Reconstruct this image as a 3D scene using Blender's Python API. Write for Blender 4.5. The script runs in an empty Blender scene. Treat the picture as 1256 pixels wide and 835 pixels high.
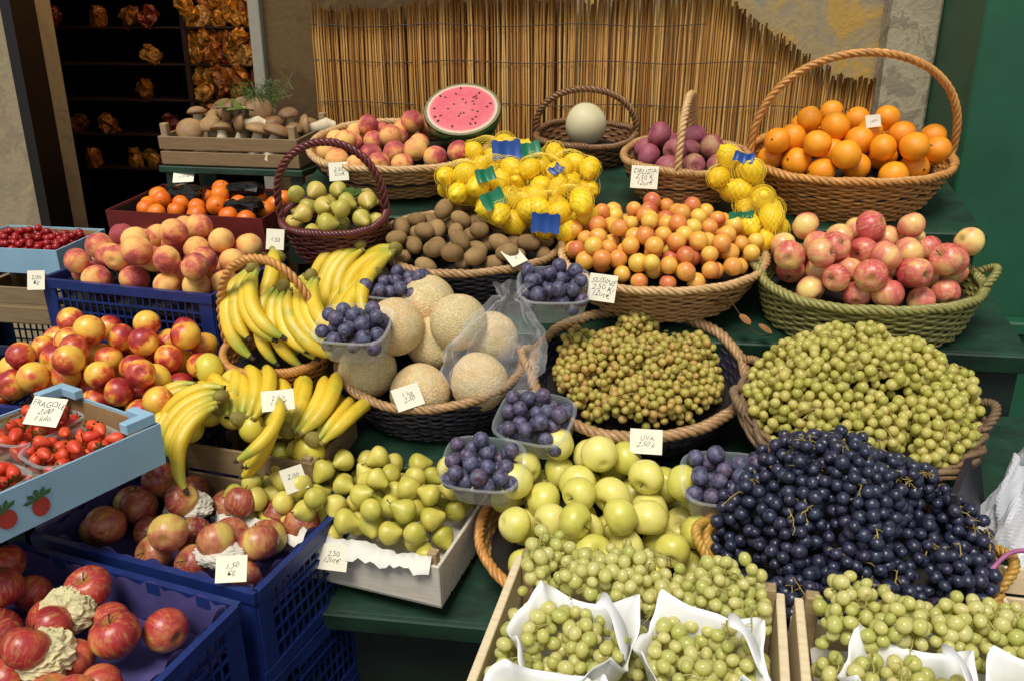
import bpy, math, random
import numpy as np
from mathutils import Matrix, Vector, Euler
random.seed(7); rng=np.random.default_rng(7)
D=bpy.data; scene=bpy.context.scene; COL=scene.collection
R=math.radians
def hx(h):
    h=h.lstrip('#'); o=[]
    for i in (0,2,4):
        c=int(h[i:i+2],16)/255; o.append(c/12.92 if c<=.04045 else ((c+.055)/1.055)**2.4)
    return (*o,1)
# ---------------------------------------------------------------- materials
def newmat(name,rough=.5,**kw):
    m=D.materials.new(name); m.use_nodes=True; nt=m.node_tree; b=nt.nodes['Principled BSDF']
    b.inputs['Roughness'].default_value=rough
    for k,v in kw.items(): b.inputs[k].default_value=v
    return m,nt,b
def nd(nt,t,**kw):
    n=nt.nodes.new(t)
    for k,v in kw.items():
        if isinstance(k,str) and hasattr(n,k): setattr(n,k,v)
        else: n.inputs[k].default_value=v
    return n
def math_(nt,op,a,b=None,clamp=False):
    n=nt.nodes.new('ShaderNodeMath'); n.operation=op; n.use_clamp=clamp
    for i,v in enumerate((a,b)):
        if v is None: continue
        if isinstance(v,(int,float)): n.inputs[i].default_value=v
        else: nt.links.new(v,n.inputs[i])
    return n.outputs[0]
def ramp(nt,fac,stops):
    n=nt.nodes.new('ShaderNodeValToRGB'); cr=n.color_ramp
    while len(cr.elements)<len(stops): cr.elements.new(.5)
    for e,(p,c) in zip(cr.elements,stops):
        e.position=p; e.color=hx(c) if isinstance(c,str) else c
    nt.links.new(fac,n.inputs[0]); return n.outputs[0]
def mapping(nt,scale,src='Object'):
    tc=nt.nodes.new('ShaderNodeTexCoord'); mp=nt.nodes.new('ShaderNodeMapping'); mp.inputs['Scale'].default_value=scale
    nt.links.new(tc.outputs[src],mp.inputs[0]); return mp.outputs[0]
def noise(nt,vec,scale,detail=3,w=None,rough=.5,dist=0):
    n=nt.nodes.new('ShaderNodeTexNoise'); n.inputs['Scale'].default_value=scale; n.inputs['Detail'].default_value=detail
    n.inputs['Roughness'].default_value=rough; n.inputs['Distortion'].default_value=dist
    if w is not None:
        n.noise_dimensions='4D'; nt.links.new(w,n.inputs['W'])
    nt.links.new(vec,n.inputs['Vector']); return n.outputs['Fac']
def mix(nt,fac,a,b,mode='MIX'):
    n=nt.nodes.new('ShaderNodeMix'); n.data_type='RGBA'; n.blend_type=mode
    for s,v in ((n.inputs[0],fac),(n.inputs[6],a),(n.inputs[7],b)):
        if isinstance(v,(int,float)): s.default_value=v
        elif isinstance(v,tuple): s.default_value=v
        elif isinstance(v,str): s.default_value=hx(v)
        else: nt.links.new(v,s)
    return n.outputs[2]
def bump(nt,b,h,strength,dist):
    n=nt.nodes.new('ShaderNodeBump'); n.inputs['Strength'].default_value=strength; n.inputs['Distance'].default_value=dist
    nt.links.new(h,n.inputs['Height']); nt.links.new(n.outputs[0],b.inputs['Normal'])
def rnd(nt,island=False):
    if island: return nt.nodes.new('ShaderNodeNewGeometry').outputs['Random Per Island']
    oi=nt.nodes.new('ShaderNodeObjectInfo'); return math_(nt,'MULTIPLY',oi.outputs['Random'],1)
def fruitmat(name,stops,rough=.35,r=.035,ns=1.6,streak=1,grad=.35,var=.25,speck=None,speckamt=.5,bumps=(60,.15),bloom=None,island=False,trans=0,coat=0,sheen=0,contrast=1.2,value=.12):
    """colour = ramp( large noise + side gradient + per-fruit random )"""
    m,nt,b=newmat(name,rough)
    rd=rnd(nt,island); w=math_(nt,'MULTIPLY',rd,37)
    v=mapping(nt,(1/r,1/r,1/r/streak)); n1=noise(nt,v,ns,4,w,.6)
    n1=math_(nt,'MULTIPLY',math_(nt,'SUBTRACT',n1,.5),contrast*1.6)
    sx=nt.nodes.new('ShaderNodeSeparateXYZ'); nt.links.new(v,sx.inputs[0])
    rv=math_(nt,'MULTIPLY',math_(nt,'SUBTRACT',rd,.5),var*2)
    s=math_(nt,'ADD',n1,math_(nt,'ADD',rv,.5))
    if not island: s=math_(nt,'ADD',s,math_(nt,'MULTIPLY',sx.outputs[0],grad))
    s=math_(nt,'ADD',s,0,True)
    c=ramp(nt,s,stops)
    if streak!=1:
        v2=mapping(nt,(1/r,1/r,.12/r)); n3=noise(nt,v2,7,2,w,.6)
        c=mix(nt,math_(nt,'MULTIPLY',math_(nt,'SUBTRACT',n3,.48,True),1.9,True),c,stops[0][1])
        cav=math_(nt,'MULTIPLY',math_(nt,'SUBTRACT',1,math_(nt,'MULTIPLY',math_(nt,'POWER',math_(nt,'ADD',math_(nt,'POWER',sx.outputs[0],2),math_(nt,'POWER',sx.outputs[1],2)),.5),2.4),True),.8,True)
        c=mix(nt,cav,c,'#8c7a34')
    if speck:
        vo=nt.nodes.new('ShaderNodeTexVoronoi'); vo.inputs['Scale'].default_value=9; nt.links.new(v,vo.inputs['Vector'])
        f=math_(nt,'MULTIPLY',math_(nt,'LESS_THAN',vo.outputs['Distance'],.13),speckamt)
        c=mix(nt,f,c,speck)
    if bloom:
        n2=noise(nt,v,2.2,4,w,.65)
        f=math_(nt,'MULTIPLY',math_(nt,'SUBTRACT',n2,.36,True),2.6,True)
        c=mix(nt,math_(nt,'MULTIPLY',f,bloom[1]),c,bloom[0])
        rr=math_(nt,'ADD',math_(nt,'MULTIPLY',f,.3),rough,True); nt.links.new(rr,b.inputs['Roughness'])
    q=noise(nt,v,3.1,5,w,.7); c=mix(nt,math_(nt,'MULTIPLY',math_(nt,'SUBTRACT',q,.52,True),value*14,True),c,mix(nt,.35,c,'#5a4020'))
    nt.links.new(c,b.inputs['Base Color'])
    nb=noise(nt,v,bumps[0]/8,3)
    bump(nt,b,nb,bumps[1],r*.08)
    b.inputs['Coat Weight'].default_value=coat; b.inputs['Coat Roughness'].default_value=.2
    b.inputs['Sheen Weight'].default_value=sheen
    if trans:
        tr=nt.nodes.new('ShaderNodeBsdfTranslucent'); nt.links.new(c,tr.inputs[0]); ms=nt.nodes.new('ShaderNodeMixShader'); ms.inputs[0].default_value=trans
        nt.links.new(b.outputs[0],ms.inputs[1]); nt.links.new(tr.outputs[0],ms.inputs[2]); nt.links.new(ms.outputs[0],nt.nodes['Material Output'].inputs[0])
    return m
def plain(name,c,rough=.6,var=.25,scale=30,bm=.2,island=False,stretch=(1,1,1),metal=0,c2=None):
    m,nt,b=newmat(name,rough); v=mapping(nt,stretch)
    n=noise(nt,v,scale,4,None,.6); base=hx(c)
    dark=hx(c2) if c2 else tuple(x*(1-var*1.6) for x in base[:3])+(1,)
    col=mix(nt,math_(nt,'MULTIPLY',math_(nt,'SUBTRACT',n,.3,True),2.2,True),dark,base)
    if island:
        rd=rnd(nt,True); col=mix(nt,math_(nt,'MULTIPLY',rd,var*2.2,True),col,tuple(x*.35 for x in base[:3])+(1,))
    nt.links.new(col,b.inputs['Base Color']); b.inputs['Metallic'].default_value=metal
    if bm: bump(nt,b,n,bm,.002)
    return m
M_={}
M_['red_apple']=fruitmat('red_apple_skin',[(0,'#d2a84e'),(.22,'#c86448'),(.5,'#b03634'),(1,'#86202a')],.34,.038,1.3,3,.3,.25,'#dfae80',.4,coat=.1)
M_['gala']=fruitmat('striped_apple_skin',[(0,'#cdb45a'),(.3,'#bc7450'),(.6,'#9e423c'),(1,'#7a2830')],.36,.038,1.3,3,.3,.25,'#dfbc88',.4,coat=.08)
M_['pink_apple']=fruitmat('pink_apple_skin',[(0,'#e8cc78'),(.3,'#e4a870'),(.55,'#d87464'),(1,'#be444c')],.36,.035,1.3,3,.4,.3,'#f0cc98',.35,coat=.08,value=.05)
M_['green_apple']=fruitmat('golden_apple_skin',[(0,'#c8c252'),(.5,'#dad266'),(1,'#e6da80')],.34,.036,1,1,.2,.3,'#8a7c30',.45,coat=.12)
M_['peach']=fruitmat('peach_skin',[(0,'#ecbc68'),(.42,'#e49c58'),(.64,'#cc6850'),(1,'#9c383e')],.7,.036,1.0,1,.4,.25,None,bumps=(80,.1),sheen=.1,contrast=1.7)
M_['nectarine']=fruitmat('nectarine_skin',[(0,'#ecc04a'),(.42,'#e6a040'),(.6,'#d05a34'),(1,'#9c262c')],.36,.034,1.0,1,.45,.25,None,coat=.1,contrast=1.8,value=.06)
M_['orange']=fruitmat('orange_peel',[(0,'#e8880e'),(1,'#f8a41c')],.42,.035,1.5,1,.1,.3,None,bumps=(160,.35),coat=.05,value=.03)
M_['persimmon']=fruitmat('tangerine_peel',[(0,'#e0660e'),(1,'#f2861c')],.4,.03,1.5,1,.1,.3,None,bumps=(120,.2),coat=.05,value=.03)
M_['plum_y']=fruitmat('golden_plum_skin',[(0,'#e6c050'),(.45,'#e6a848'),(.75,'#dc8844'),(1,'#c66444')],.36,.021,.6,1,.22,.45,'#f4d488',.25,coat=.08,contrast=.7,value=.02)
M_['kiwi']=fruitmat('kiwi_skin',[(0,'#7c6038'),(1,'#a48454')],.8,.026,1,1,.1,.35,None,bumps=(220,.35),value=.02)
M_['pear']=fruitmat('pear_skin',[(0,'#aaa63e'),(.5,'#c8bc52'),(1,'#dacb68')],.42,.03,1.2,1,.2,.35,'#6e5a28',.5)
M_['small_pear']=fruitmat('green_pear_skin',[(0,'#a6a444'),(.6,'#c2b450'),(1,'#ceac5c')],.42,.03,1.2,1,.2,.35,'#5e5228',.5)
M_['lemon']=fruitmat('lemon_peel',[(0,'#f0c410'),(1,'#fbdc24')],.45,.028,1.2,1,.1,.3,None,bumps=(130,.3),coat=.05,value=.03)
M_['yellow_apple']=fruitmat('yellow_apple_skin',[(0,'#ccbc3c'),(1,'#e4d258')],.38,.038,1,1,.2,.3,'#8a7c30',.4)
M_['mango']=fruitmat('purple_fruit_skin',[(0,'#a8804e'),(.25,'#9c4c50'),(1,'#7a2a48')],.5,.034,1.2,1,.3,.25,None,bloom=('#b07888',.4))
M_['plum_b']=fruitmat('blue_plum_skin',[(0,'#4a2434'),(.5,'#30243e'),(1,'#3a2e44')],.38,.017,1.2,1,.2,.4,None,bloom=('#7c84a2',.75))
M_['bgrape']=fruitmat('black_grape_skin',[(0,'#1a121e'),(.7,'#151828'),(1,'#2c182a')],.24,.011,1.2,1,.1,.5,None,bloom=('#4a5676',.62),island=True,bumps=(30,.05),coat=.1)
def grapemat(name,stops,r): return fruitmat(name,stops,.2,r,1.2,1,.15,.35,'#7a6a30',.4,island=True,trans=.42,bumps=(30,.05),coat=.25,value=.04)
M_['ggrape']=grapemat('green_grape_skin',[(0,'#c4c25a'),(.5,'#dcd472'),(1,'#ecdc8c')],.011)
M_['ugrape']=grapemat('amber_grape_skin',[(0,'#c4bc5a'),(.55,'#dccc6e'),(.85,'#dcb868'),(1,'#c89c60')],.009)
M_['fgrape']=grapemat('pale_grape_skin',[(0,'#ccd070'),(.5,'#e2de88'),(1,'#efe6a0')],.011)
M_['straw']=fruitmat('strawberry_skin',[(0,'#e05a2c'),(1,'#cc2c1c')],.42,.014,1.2,1,.1,.3,'#e8b860',.7)
M_['berry']=fruitmat('redcurrant_skin',[(0,'#a41418'),(1,'#7c0c14')],.3,.008,1.2,1,.1,.4,island=True)
M_['mush']=fruitmat('mushroom_cap_skin',[(0,'#6a4828'),(1,'#a07c50')],.6,.03,1.2,1,.1,.4)
m=fruitmat('banana_peel',[(0,'#a8a838'),(.3,'#dcba30'),(1,'#eccc44')],.42,.05,1.0,1,.0,.25,'#5a4018',.35,contrast=1.0)
nt=m.node_tree; b=nt.nodes['Principled BSDF']; src=b.inputs['Base Color'].links[0].from_socket
tc=nt.nodes.new('ShaderNodeTexCoord'); sx=nt.nodes.new('ShaderNodeSeparateXYZ'); nt.links.new(tc.outputs['Object'],sx.inputs[0])
g1=math_(nt,'SUBTRACT',1.1,math_(nt,'MULTIPLY',sx.outputs[1],16),True)
g2=math_(nt,'MULTIPLY',math_(nt,'SUBTRACT',math_(nt,'MULTIPLY',sx.outputs[2],-1),.08,True),22,True)
g=math_(nt,'MULTIPLY',math_(nt,'ADD',g1,g2,True),math_(nt,'ADD',rnd(nt),.4,True))
nt.links.new(mix(nt,g,src,'#8e9e3a'),b.inputs['Base Color']); M_['banana']=m
M_['stem']=plain('brown_stem','#5a4226',.8)
M_['gstem']=plain('green_stem','#9a8a3c',.7,.3,60)
M_['leaf']=plain('green_leaf','#56702a',.5,.3,20)
M_['tip']=plain('banana_tip','#3c2c16',.8)
m,nt,b=newmat('cantaloupe_rind',.75); v=mapping(nt,(1,1,1))
vo=nd(nt,'ShaderNodeTexVoronoi',feature='DISTANCE_TO_EDGE'); vo.inputs['Scale'].default_value=150
nv=noise(nt,v,60,4); 
vm=nt.nodes.new('ShaderNodeVectorMath'); vm.operation='ADD'; nt.links.new(v,vm.inputs[0])
sc=nt.nodes.new('ShaderNodeVectorMath'); sc.operation='SCALE'; sc.inputs[0].default_value=(1,1,1); nt.links.new(math_(nt,'MULTIPLY',nv,.03),sc.inputs['Scale']); nt.links.new(sc.outputs[0],vm.inputs[1]); nt.links.new(vm.outputs[0],vo.inputs['Vector'])
net=ramp(nt,vo.outputs['Distance'],[(0,(1,1,1,1)),(.22,(0,0,0,1))])
base=ramp(nt,math_(nt,'ADD',noise(nt,v,14,4,None,.7),math_(nt,'MULTIPLY',math_(nt,'SUBTRACT',rnd(nt),.5),.3)),[(.32,'#c49858'),(.5,'#e0bc7c'),(.62,'#d0b878'),(.8,'#a8a468')])
nt.links.new(mix(nt,math_(nt,'MULTIPLY',net,.7),base,'#f2e0b8'),b.inputs['Base Color']); bump(nt,b,net,.7,.002); M_['melon']=m
def wm_mat():
    m,nt,b=newmat('watermelon_rind',.35); tc=nt.nodes.new('ShaderNodeTexCoord'); sx=nt.nodes.new('ShaderNodeSeparateXYZ'); nt.links.new(tc.outputs['Object'],sx.inputs[0])
    a=math_(nt,'ARCTAN2',sx.outputs[0],sx.outputs[2]); n=noise(nt,tc.outputs['Object'],30,4)
    s=math_(nt,'SINE',math_(nt,'ADD',math_(nt,'MULTIPLY',a,11),math_(nt,'MULTIPLY',n,5)))
    nt.links.new(ramp(nt,math_(nt,'ADD',math_(nt,'MULTIPLY',s,.4),.5,True),[(.3,'#16301a'),(.7,'#4c6c3a')]),b.inputs['Base Color']); return m
M_['rind']=wm_mat()
m,nt,b=newmat('watermelon_flesh',.3); tc=nt.nodes.new('ShaderNodeTexCoord'); ln=nt.nodes.new('ShaderNodeVectorMath'); ln.operation='LENGTH'; nt.links.new(tc.outputs['Object'],ln.inputs[0])
f=math_(nt,'ADD',ln.outputs['Value'],math_(nt,'MULTIPLY',noise(nt,tc.outputs['Object'],60,3),.004))
c=ramp(nt,math_(nt,'MULTIPLY',f,10),[(0,'#d4646c'),(.6,'#d2505c'),(.88,'#d8646c'),(.93,'#e0b8a8'),(.97,'#c8cc9c'),(1,'#506c3a')])
nt.links.new(mix(nt,math_(nt,'MULTIPLY',noise(nt,tc.outputs['Object'],90,3),.35),c,'#e89a98'),b.inputs['Base Color']); bump(nt,b,noise(nt,tc.outputs['Object'],140,3),.3,.002); b.inputs['Coat Weight'].default_value=.3; M_['flesh']=m
M_['seed']=plain('black_seed','#140c08',.3)
def wick(name,c,c2,rough=.5): 
    m,nt,b=newmat(name,rough); v=mapping(nt,(1,1,1)); n=noise(nt,v,60,4,None,.7); n2=noise(nt,v,7,2)
    col=mix(nt,math_(nt,'MULTIPLY',math_(nt,'SUBTRACT',n,.42,True),2,True),c,c2)
    col=mix(nt,math_(nt,'MULTIPLY',math_(nt,'SUBTRACT',n2,.5,True),1.6,True),col,c2)
    col=mix(nt,math_(nt,'MULTIPLY',rnd(nt,True),.35),col,c2)
    nt.links.new(col,b.inputs['Base Color']); bump(nt,b,n,.4,.001); b.inputs['Coat Weight'].default_value=.15; return m
W_honey=wick('honey_wicker','#d69a50','#8a5522'); W_tan=wick('tan_wicker','#c4985e','#80582e'); W_pale=wick('pale_wicker','#d8b27c','#98703e')
W_dark=wick('navy_wicker','#34303e','#16151e',.35); W_red=wick('red_wicker','#6c2c2a','#321412',.4); W_green=wick('olive_wicker','#a09a56','#5c5a24')
W_twig=wick('twig_wicker','#8c7050','#4a3822',.8); W_yel=wick('yellow_wicker','#cca044','#8a6024'); W_brown=wick('brown_wicker','#8a6038','#442c16')
W_ropet=wick('rope_rim','#c09868','#6a4c2c')
M_gap_shade=plain('gap_shade','#1e1812',.9,.3)  # dark filler colour, painted as the shadow seen between fruit
M_blue=plain('blue_plastic','#1e3474',.4,.15,25,.05,c2='#16265a'); M_navy=plain('navy_plastic','#1a2444',.45,.2,25,.05)
M_wood=plain('crate_wood','#d6b886',.7,.3,14,.25,True,(1,8,8)); M_woodw=plain('white_crate_wood','#ddd4c2',.7,.16,14,.2,False,(1,8,8))
M_woodp=plain('pale_slat_wood','#ecd8b0',.7,.15,14,.2,False,(1,8,8)); M_woodo=plain('old_crate_wood','#b4966a',.8,.3,14,.25,True,(1,8,8))
def paint(name,c,c2,wear):
    m,nt,b=newmat(name,.5); v=mapping(nt,(1,2.2,2.2)); n=noise(nt,v,7,5,None,.65); n2=noise(nt,v,38,5,None,.75)
    col=mix(nt,math_(nt,'MULTIPLY',math_(nt,'SUBTRACT',n,.35,True),2.2,True),c2,c)
    col=mix(nt,math_(nt,'MULTIPLY',math_(nt,'SUBTRACT',n2,.62,True),7,True),col,wear); nt.links.new(col,b.inputs['Base Color'])
    nt.links.new(math_(nt,'ADD',math_(nt,'MULTIPLY',n2,.5),.28,True),b.inputs['Roughness']); bump(nt,b,n2,.25,.002); return m
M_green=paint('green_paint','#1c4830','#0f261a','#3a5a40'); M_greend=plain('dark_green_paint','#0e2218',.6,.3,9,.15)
M_door=plain('green_door_paint','#1f5c3e',.45,.15,4,.06,c2='#174a32')
M_card=plain('pale_blue_carton','#94bcd2',.6,.12,8,.05); M_dcard=plain('dark_red_carton','#6c1c18',.6,.2); M_kraft=plain('kraft_carton','#a8865c',.8,.15)
M_paper=plain('white_paper','#e6e2d4',.7,.08,12,.15); M_purple=plain('purple_tray_paper','#544c88',.7,.25,20,.3); M_tag=plain('cream_tag_card','#ece6cc',.7,.05,10,.05)
M_ink=plain('black_ink','#262626',.7,.1)
m=plain('white_plastic','#f0f0ee',.32,.04,10,.02); M_wplast=m
M_bluelab=plain('blue_label','#1c4a94',.4,.15,30,.1); M_greenlab=plain('green_label','#1a7a52',.4,.15,30,.1)
def clear(name,alpha,col,rough=.12,k=.5):
    m,nt,b=newmat(name,rough); b.inputs['Base Color'].default_value=hx(col)
    fr=nt.nodes.new('ShaderNodeLayerWeight'); fr.inputs[0].default_value=.3
    a=math_(nt,'ADD',math_(nt,'MULTIPLY',math_(nt,'POWER',fr.outputs['Facing'],1.5),k),alpha,True); nt.links.new(a,b.inputs['Alpha']); return m
M_clear=clear('clear_plastic',.14,'#dfe6ea'); M_bag=clear('thin_plastic_bag',.06,'#ffffff',.08,.32)
# ---------------------------------------------------------------- geometry helpers
def mesh(name,V,F,mats,smooth=False,mi=None):
    me=D.meshes.new(name); me.from_pydata([tuple(map(float,v)) for v in V],[],[tuple(map(int,f)) for f in F]); 
    for m in (mats if isinstance(mats,(list,tuple)) else [mats]): me.materials.append(m)
    if smooth: me.polygons.foreach_set('use_smooth',[True]*len(me.polygons))
    if mi is not None: me.polygons.foreach_set('material_index',list(mi))
    me.update(); return me
def add(name,me,M=None,parent=None,label=None,cat=None,group=None,kind=None):
    o=D.objects.new(name,me); COL.objects.link(o)
    if parent is not None: o.parent=parent
    if M is not None: o.matrix_local=M
    if label: o['label']=label
    if cat: o['category']=cat
    if group: o['group']=group
    if kind: o['kind']=kind
    return o
def T(x,y,z): return Matrix.Translation((x,y,z))
def RZ(a): return Matrix.Rotation(R(a),4,'Z')
def RX(a): return Matrix.Rotation(R(a),4,'X')
def RY(a): return Matrix.Rotation(R(a),4,'Y')
class MB:
    def __init__(s): s.V=[];s.F=[];s.I=[];s.n=0
    def add(s,V,F,i=0):
        V=np.asarray(V,float); s.V.append(V); 
        s.F+= [tuple(int(a)+s.n for a in f) for f in F]; s.I+=[i]*len(F); s.n+=len(V)
    def box(s,cx,cy,cz,sx,sy,sz,i=0,rz=0,rx=0,ry=0):
        v=np.array([[a,b,c] for a in (-.5,.5) for b in (-.5,.5) for c in (-.5,.5)])*[sx,sy,sz]
        if rz or rx or ry:
            m=np.array((RZ(rz)@RX(rx)@RY(ry)).to_3x3()); v=v@m.T
        s.add(v+[cx,cy,cz],[(0,1,3,2),(4,6,7,5),(0,4,5,1),(2,3,7,6),(0,2,6,4),(1,5,7,3)],i)
    def tube(s,P,r,sides=6,closed=False,i=0,cap=True,five=0):
        P=np.asarray(P,float); n=len(P); r=np.broadcast_to(np.asarray(r,float),(n,))
        if closed: t=np.roll(P,-1,0)-np.roll(P,1,0)
        else: t=np.gradient(P,axis=0)
        t/=np.linalg.norm(t,axis=1)[:,None]+1e-12
        m=np.abs(t).mean(0); ref=np.eye(3)[int(np.argmin(m))]
        a=np.cross(t,ref); a/=np.linalg.norm(a,axis=1)[:,None]+1e-9; b=np.cross(t,a)
        ang=np.arange(sides)*2*math.pi/sides; k=1+five*np.cos(5*ang)
        V=P[:,None]+r[:,None,None]*(a[:,None]*(k*np.cos(ang))[None,:,None]+b[:,None]*(k*np.sin(ang))[None,:,None])
        F=[]
        for k in range(n if closed else n-1):
            k2=(k+1)%n
            for j in range(sides):
                j2=(j+1)%sides; F.append((k*sides+j,k*sides+j2,k2*sides+j2,k2*sides+j))
        if cap and not closed: F+=[tuple(range(sides)),tuple(range((n-1)*sides,n*sides))[::-1]]
        s.add(V.reshape(-1,3),F,i)
    def mesh(s,name,mats,smooth=False): return mesh(name,np.concatenate(s.V),s.F,mats,smooth,s.I)
def sphere(seg,ring):
    V=[[0,0,1]]
    for j in range(1,ring):
        for i in range(seg):
            a=i*2*math.pi/seg; t=j*math.pi/ring; V.append([math.sin(t)*math.cos(a),math.sin(t)*math.sin(a),math.cos(t)])
    V.append([0,0,-1]); F=[]
    for i in range(seg): F.append((0,1+i,1+(i+1)%seg))
    for j in range(ring-2):
        for i in range(seg):
            a=1+j*seg+i; b=1+j*seg+(i+1)%seg; F.append((a,a+seg,b+seg,b))
    L=len(V)-1; s0=1+(ring-2)*seg
    for i in range(seg): F.append((s0+i,L,s0+(i+1)%seg))
    return np.array(V),F
def fruitmesh(name,kind,r,mat_,var=0,seg=24,ring=16):
    V,F=sphere(seg,ring); rg=np.random.default_rng(var+len(kind)*7)
    x,y,z=V.T.copy(); rho=np.hypot(x,y); ph=np.arctan2(y,x); mb=MB(); stem=None; lm=1
    if kind=='apple':
        k=1+.07*z; zz=.9*z-.34*np.exp(-(rho/.27)**2)*(z>0)+.2*np.exp(-(rho/.22)**2)*(z<0)
        lob=1+.025*np.cos(5*ph)*np.clip(-z,0,1)
        V=np.c_[x*k*lob,y*k*lob,zz]; stem=(.52,1.0,.028)
    elif kind=='peach':
        cre=np.exp(-(ph/.16)**2)*.07*rho
        V=np.c_[x*(1-cre),y,.93*z-.22*np.exp(-(rho/.22)**2)*(z>0)+.03*np.exp(-(rho/.2)**2)*(z<0)]; stem=None
    elif kind=='orange': V=np.c_[x,y,.95*z-.03*np.exp(-(rho/.12)**2)*(z>0)]; stem=(.86,.93,.07)
    elif kind=='plum':
        cre=np.exp(-(ph/.2)**2)*.05*rho; V=np.c_[x*(1-cre),y,1.0*z-.1*np.exp(-(rho/.18)**2)*(z>0)]; lm=.5
    elif kind=='oval': V=np.c_[x*.92,y*.92,1.28*z]; lm=.3
    elif kind=='lemon': V=np.c_[x*.93,y*.93,1.12*z+.2*np.exp(-(rho/.17)**2)*np.sign(z)*(abs(z)>.5)]
    elif kind=='pear':
        k=.52+.52/(1+np.exp((z-.42)*5))
        V=np.c_[x*k,y*k,np.where(z>0,1.38*z,.86*z)-.1*np.exp(-(rho/.15)**2)*(z>0)+.05*np.exp(-(rho/.15)**2)*(z<0)]; stem=(1.25,1.75,.04)
    elif kind=='cone': V=np.c_[x*(.75+.25*z),y*(.75+.25*z),z*1.15]
    elif kind=='melon': V=np.c_[x,y,.95*z]*(1-.018*np.abs(np.cos(5*ph))*rho)[:,None]
    l=rg.normal(size=(3,3))*1.1; 
    V=V*(1+lm*(.026*np.sin(V@l[0]*1.6+var)+.022*np.sin(V@l[1]*2+1)))[:,None]
    mb.add(V*r,F,0)
    if stem:
        s0,s1,sr=stem; n=5; t=np.linspace(0,1,n); P=np.c_[.16*t**2,.05*t,s0+(s1-s0)*t]*r; mb.tube(P,np.linspace(sr,sr*1.3,n)*r,5,i=1)
    if kind=='cone':
        for k in range(6):
            a=k*1.05; mb.add([[0,0,1.15*r],[.6*r*math.cos(a-.3),.6*r*math.sin(a-.3),1.2*r],[.9*r*math.cos(a),.9*r*math.sin(a),1.05*r],[.6*r*math.cos(a+.3),.6*r*math.sin(a+.3),1.2*r]],[(0,1,2,3)],1)
    if kind=='melon': mb.tube([[0,0,.93*r],[0,0,.97*r]],[.12*r,.1*r],8,i=1)
    return mb.mesh(name,[mat_,M_['leaf'] if kind=='cone' else M_['stem']],True)
KM={}
def kind(key,name,shape,r,mat_,label,cat,group,lay='any',nvar=3,seg=22,ring=15,eff=1.0):
    KM[key]=dict(name=name,r=r*eff,label=label,cat=cat,group=group,lay=lay,meshes=[fruitmesh(name,shape,r,mat_,i,seg,ring) for i in range(nvar)])
kind('red','apple','apple',.037,M_['red_apple'],'glossy red apple heaped in a blue plastic crate','apple','red apples in a blue crate')
kind('gala','apple','apple',.036,M_['gala'],'red striped apple lying in a blue plastic crate','apple','striped apples in a blue crate')
kind('pink','apple','apple',.032,M_['pink_apple'],'pink and yellow apple heaped in an olive wicker basket','apple','pink apples in a basket')
kind('gold','apple','apple',.0345,M_['green_apple'],'yellow green apple piled in a round wicker basket','apple','green apples in a basket')
kind('loose','apple','apple',.032,M_['yellow_apple'],'yellow apple lying loose beside the bananas','apple','loose yellow apples')
kind('peach','peach','peach',.0345,M_['peach'],'fuzzy red and orange peach in a blue crate','peach','peaches in a blue crate')
kind('peachb','peach','peach',.032,M_['peach'],'small fuzzy peach in a wide wicker basket','peach','peaches in a wicker basket')
kind('nect','nectarine','peach',.033,M_['nectarine'],'shiny red and yellow nectarine in a blue crate','nectarine','nectarines in a blue crate')
kind('orange','orange','orange',.0345,M_['orange'],'bright orange heaped in a handled wicker basket','orange','oranges in a basket')
kind('tang','tangerine','orange',.027,M_['persimmon'],'small deep orange tangerine in a dark carton','tangerine','tangerines in a carton')
kind('plumy','plum','plum',.0205,M_['plum_y'],'small golden orange plum in a shallow wicker basket','plum','golden plums in a basket',seg=18,ring=12)
kind('plumb','plum','plum',.0155,M_['plum_b'],'dusty blue plum in a clear plastic punnet','plum','blue plums in punnets','lie',seg=14,ring=10)
kind('kiwi','kiwi','oval',.0225,M_['kiwi'],'brown fuzzy kiwi in a dark wicker basket','kiwi','kiwis in a basket','lie',seg=18,ring=14,eff=1.1)
kind('pear','pear','pear',.0225,M_['pear'],'small yellow green pear in a white wooden crate','pear','pears in a wooden crate','lie',eff=1.05)
kind('spear','pear','pear',.0235,M_['small_pear'],'small green pear in a dark red handled basket','pear','pears in a dark basket','lie',eff=1.08)
kind('lemon','lemon','lemon',.0275,M_['lemon'],'yellow lemon packed in a yellow net bag','lemon','lemons in net bags','any')
kind('mango','pomegranate','apple',.032,M_['mango'],'dull purple red round fruit in a handled basket','pomegranate','purple fruit in a basket')
kind('melon','cantaloupe','melon',.067,M_['melon'],'netted tan cantaloupe in a dark wicker basket','melon','cantaloupes in a basket','any',2,36,24)
kind('pale','melon','melon',.064,plain('pale_melon_rind','#e0d4a8',.6,.15,12,.1),'small pale melon in a wicker basket','melon','pale melons in a basket','any',1)
kind('straw','strawberry','cone',.0145,M_['straw'],'ripe red strawberry in a clear plastic punnet','strawberry','strawberries in punnets','any',2,12,9)
def foot_sample(foot,K):
    if foot[0]=='e':
        a=rng.random(K)*2*math.pi; q=np.sqrt(rng.random(K)); return q*np.cos(a)*foot[1],q*np.sin(a)*foot[2]
    return (rng.random(K)*2-1)*foot[1],(rng.random(K)*2-1)*foot[2]
def dome(foot,x,y,grow=0):
    if foot[0]=='e': return np.clip(1-(x/(foot[1]+grow))**2-(y/(foot[2]+grow))**2,0,1)
    return np.clip(1-np.abs(x/(foot[1]+grow))**3,0,1)*np.clip(1-np.abs(y/(foot[2]+grow))**3,0,1)
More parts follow.
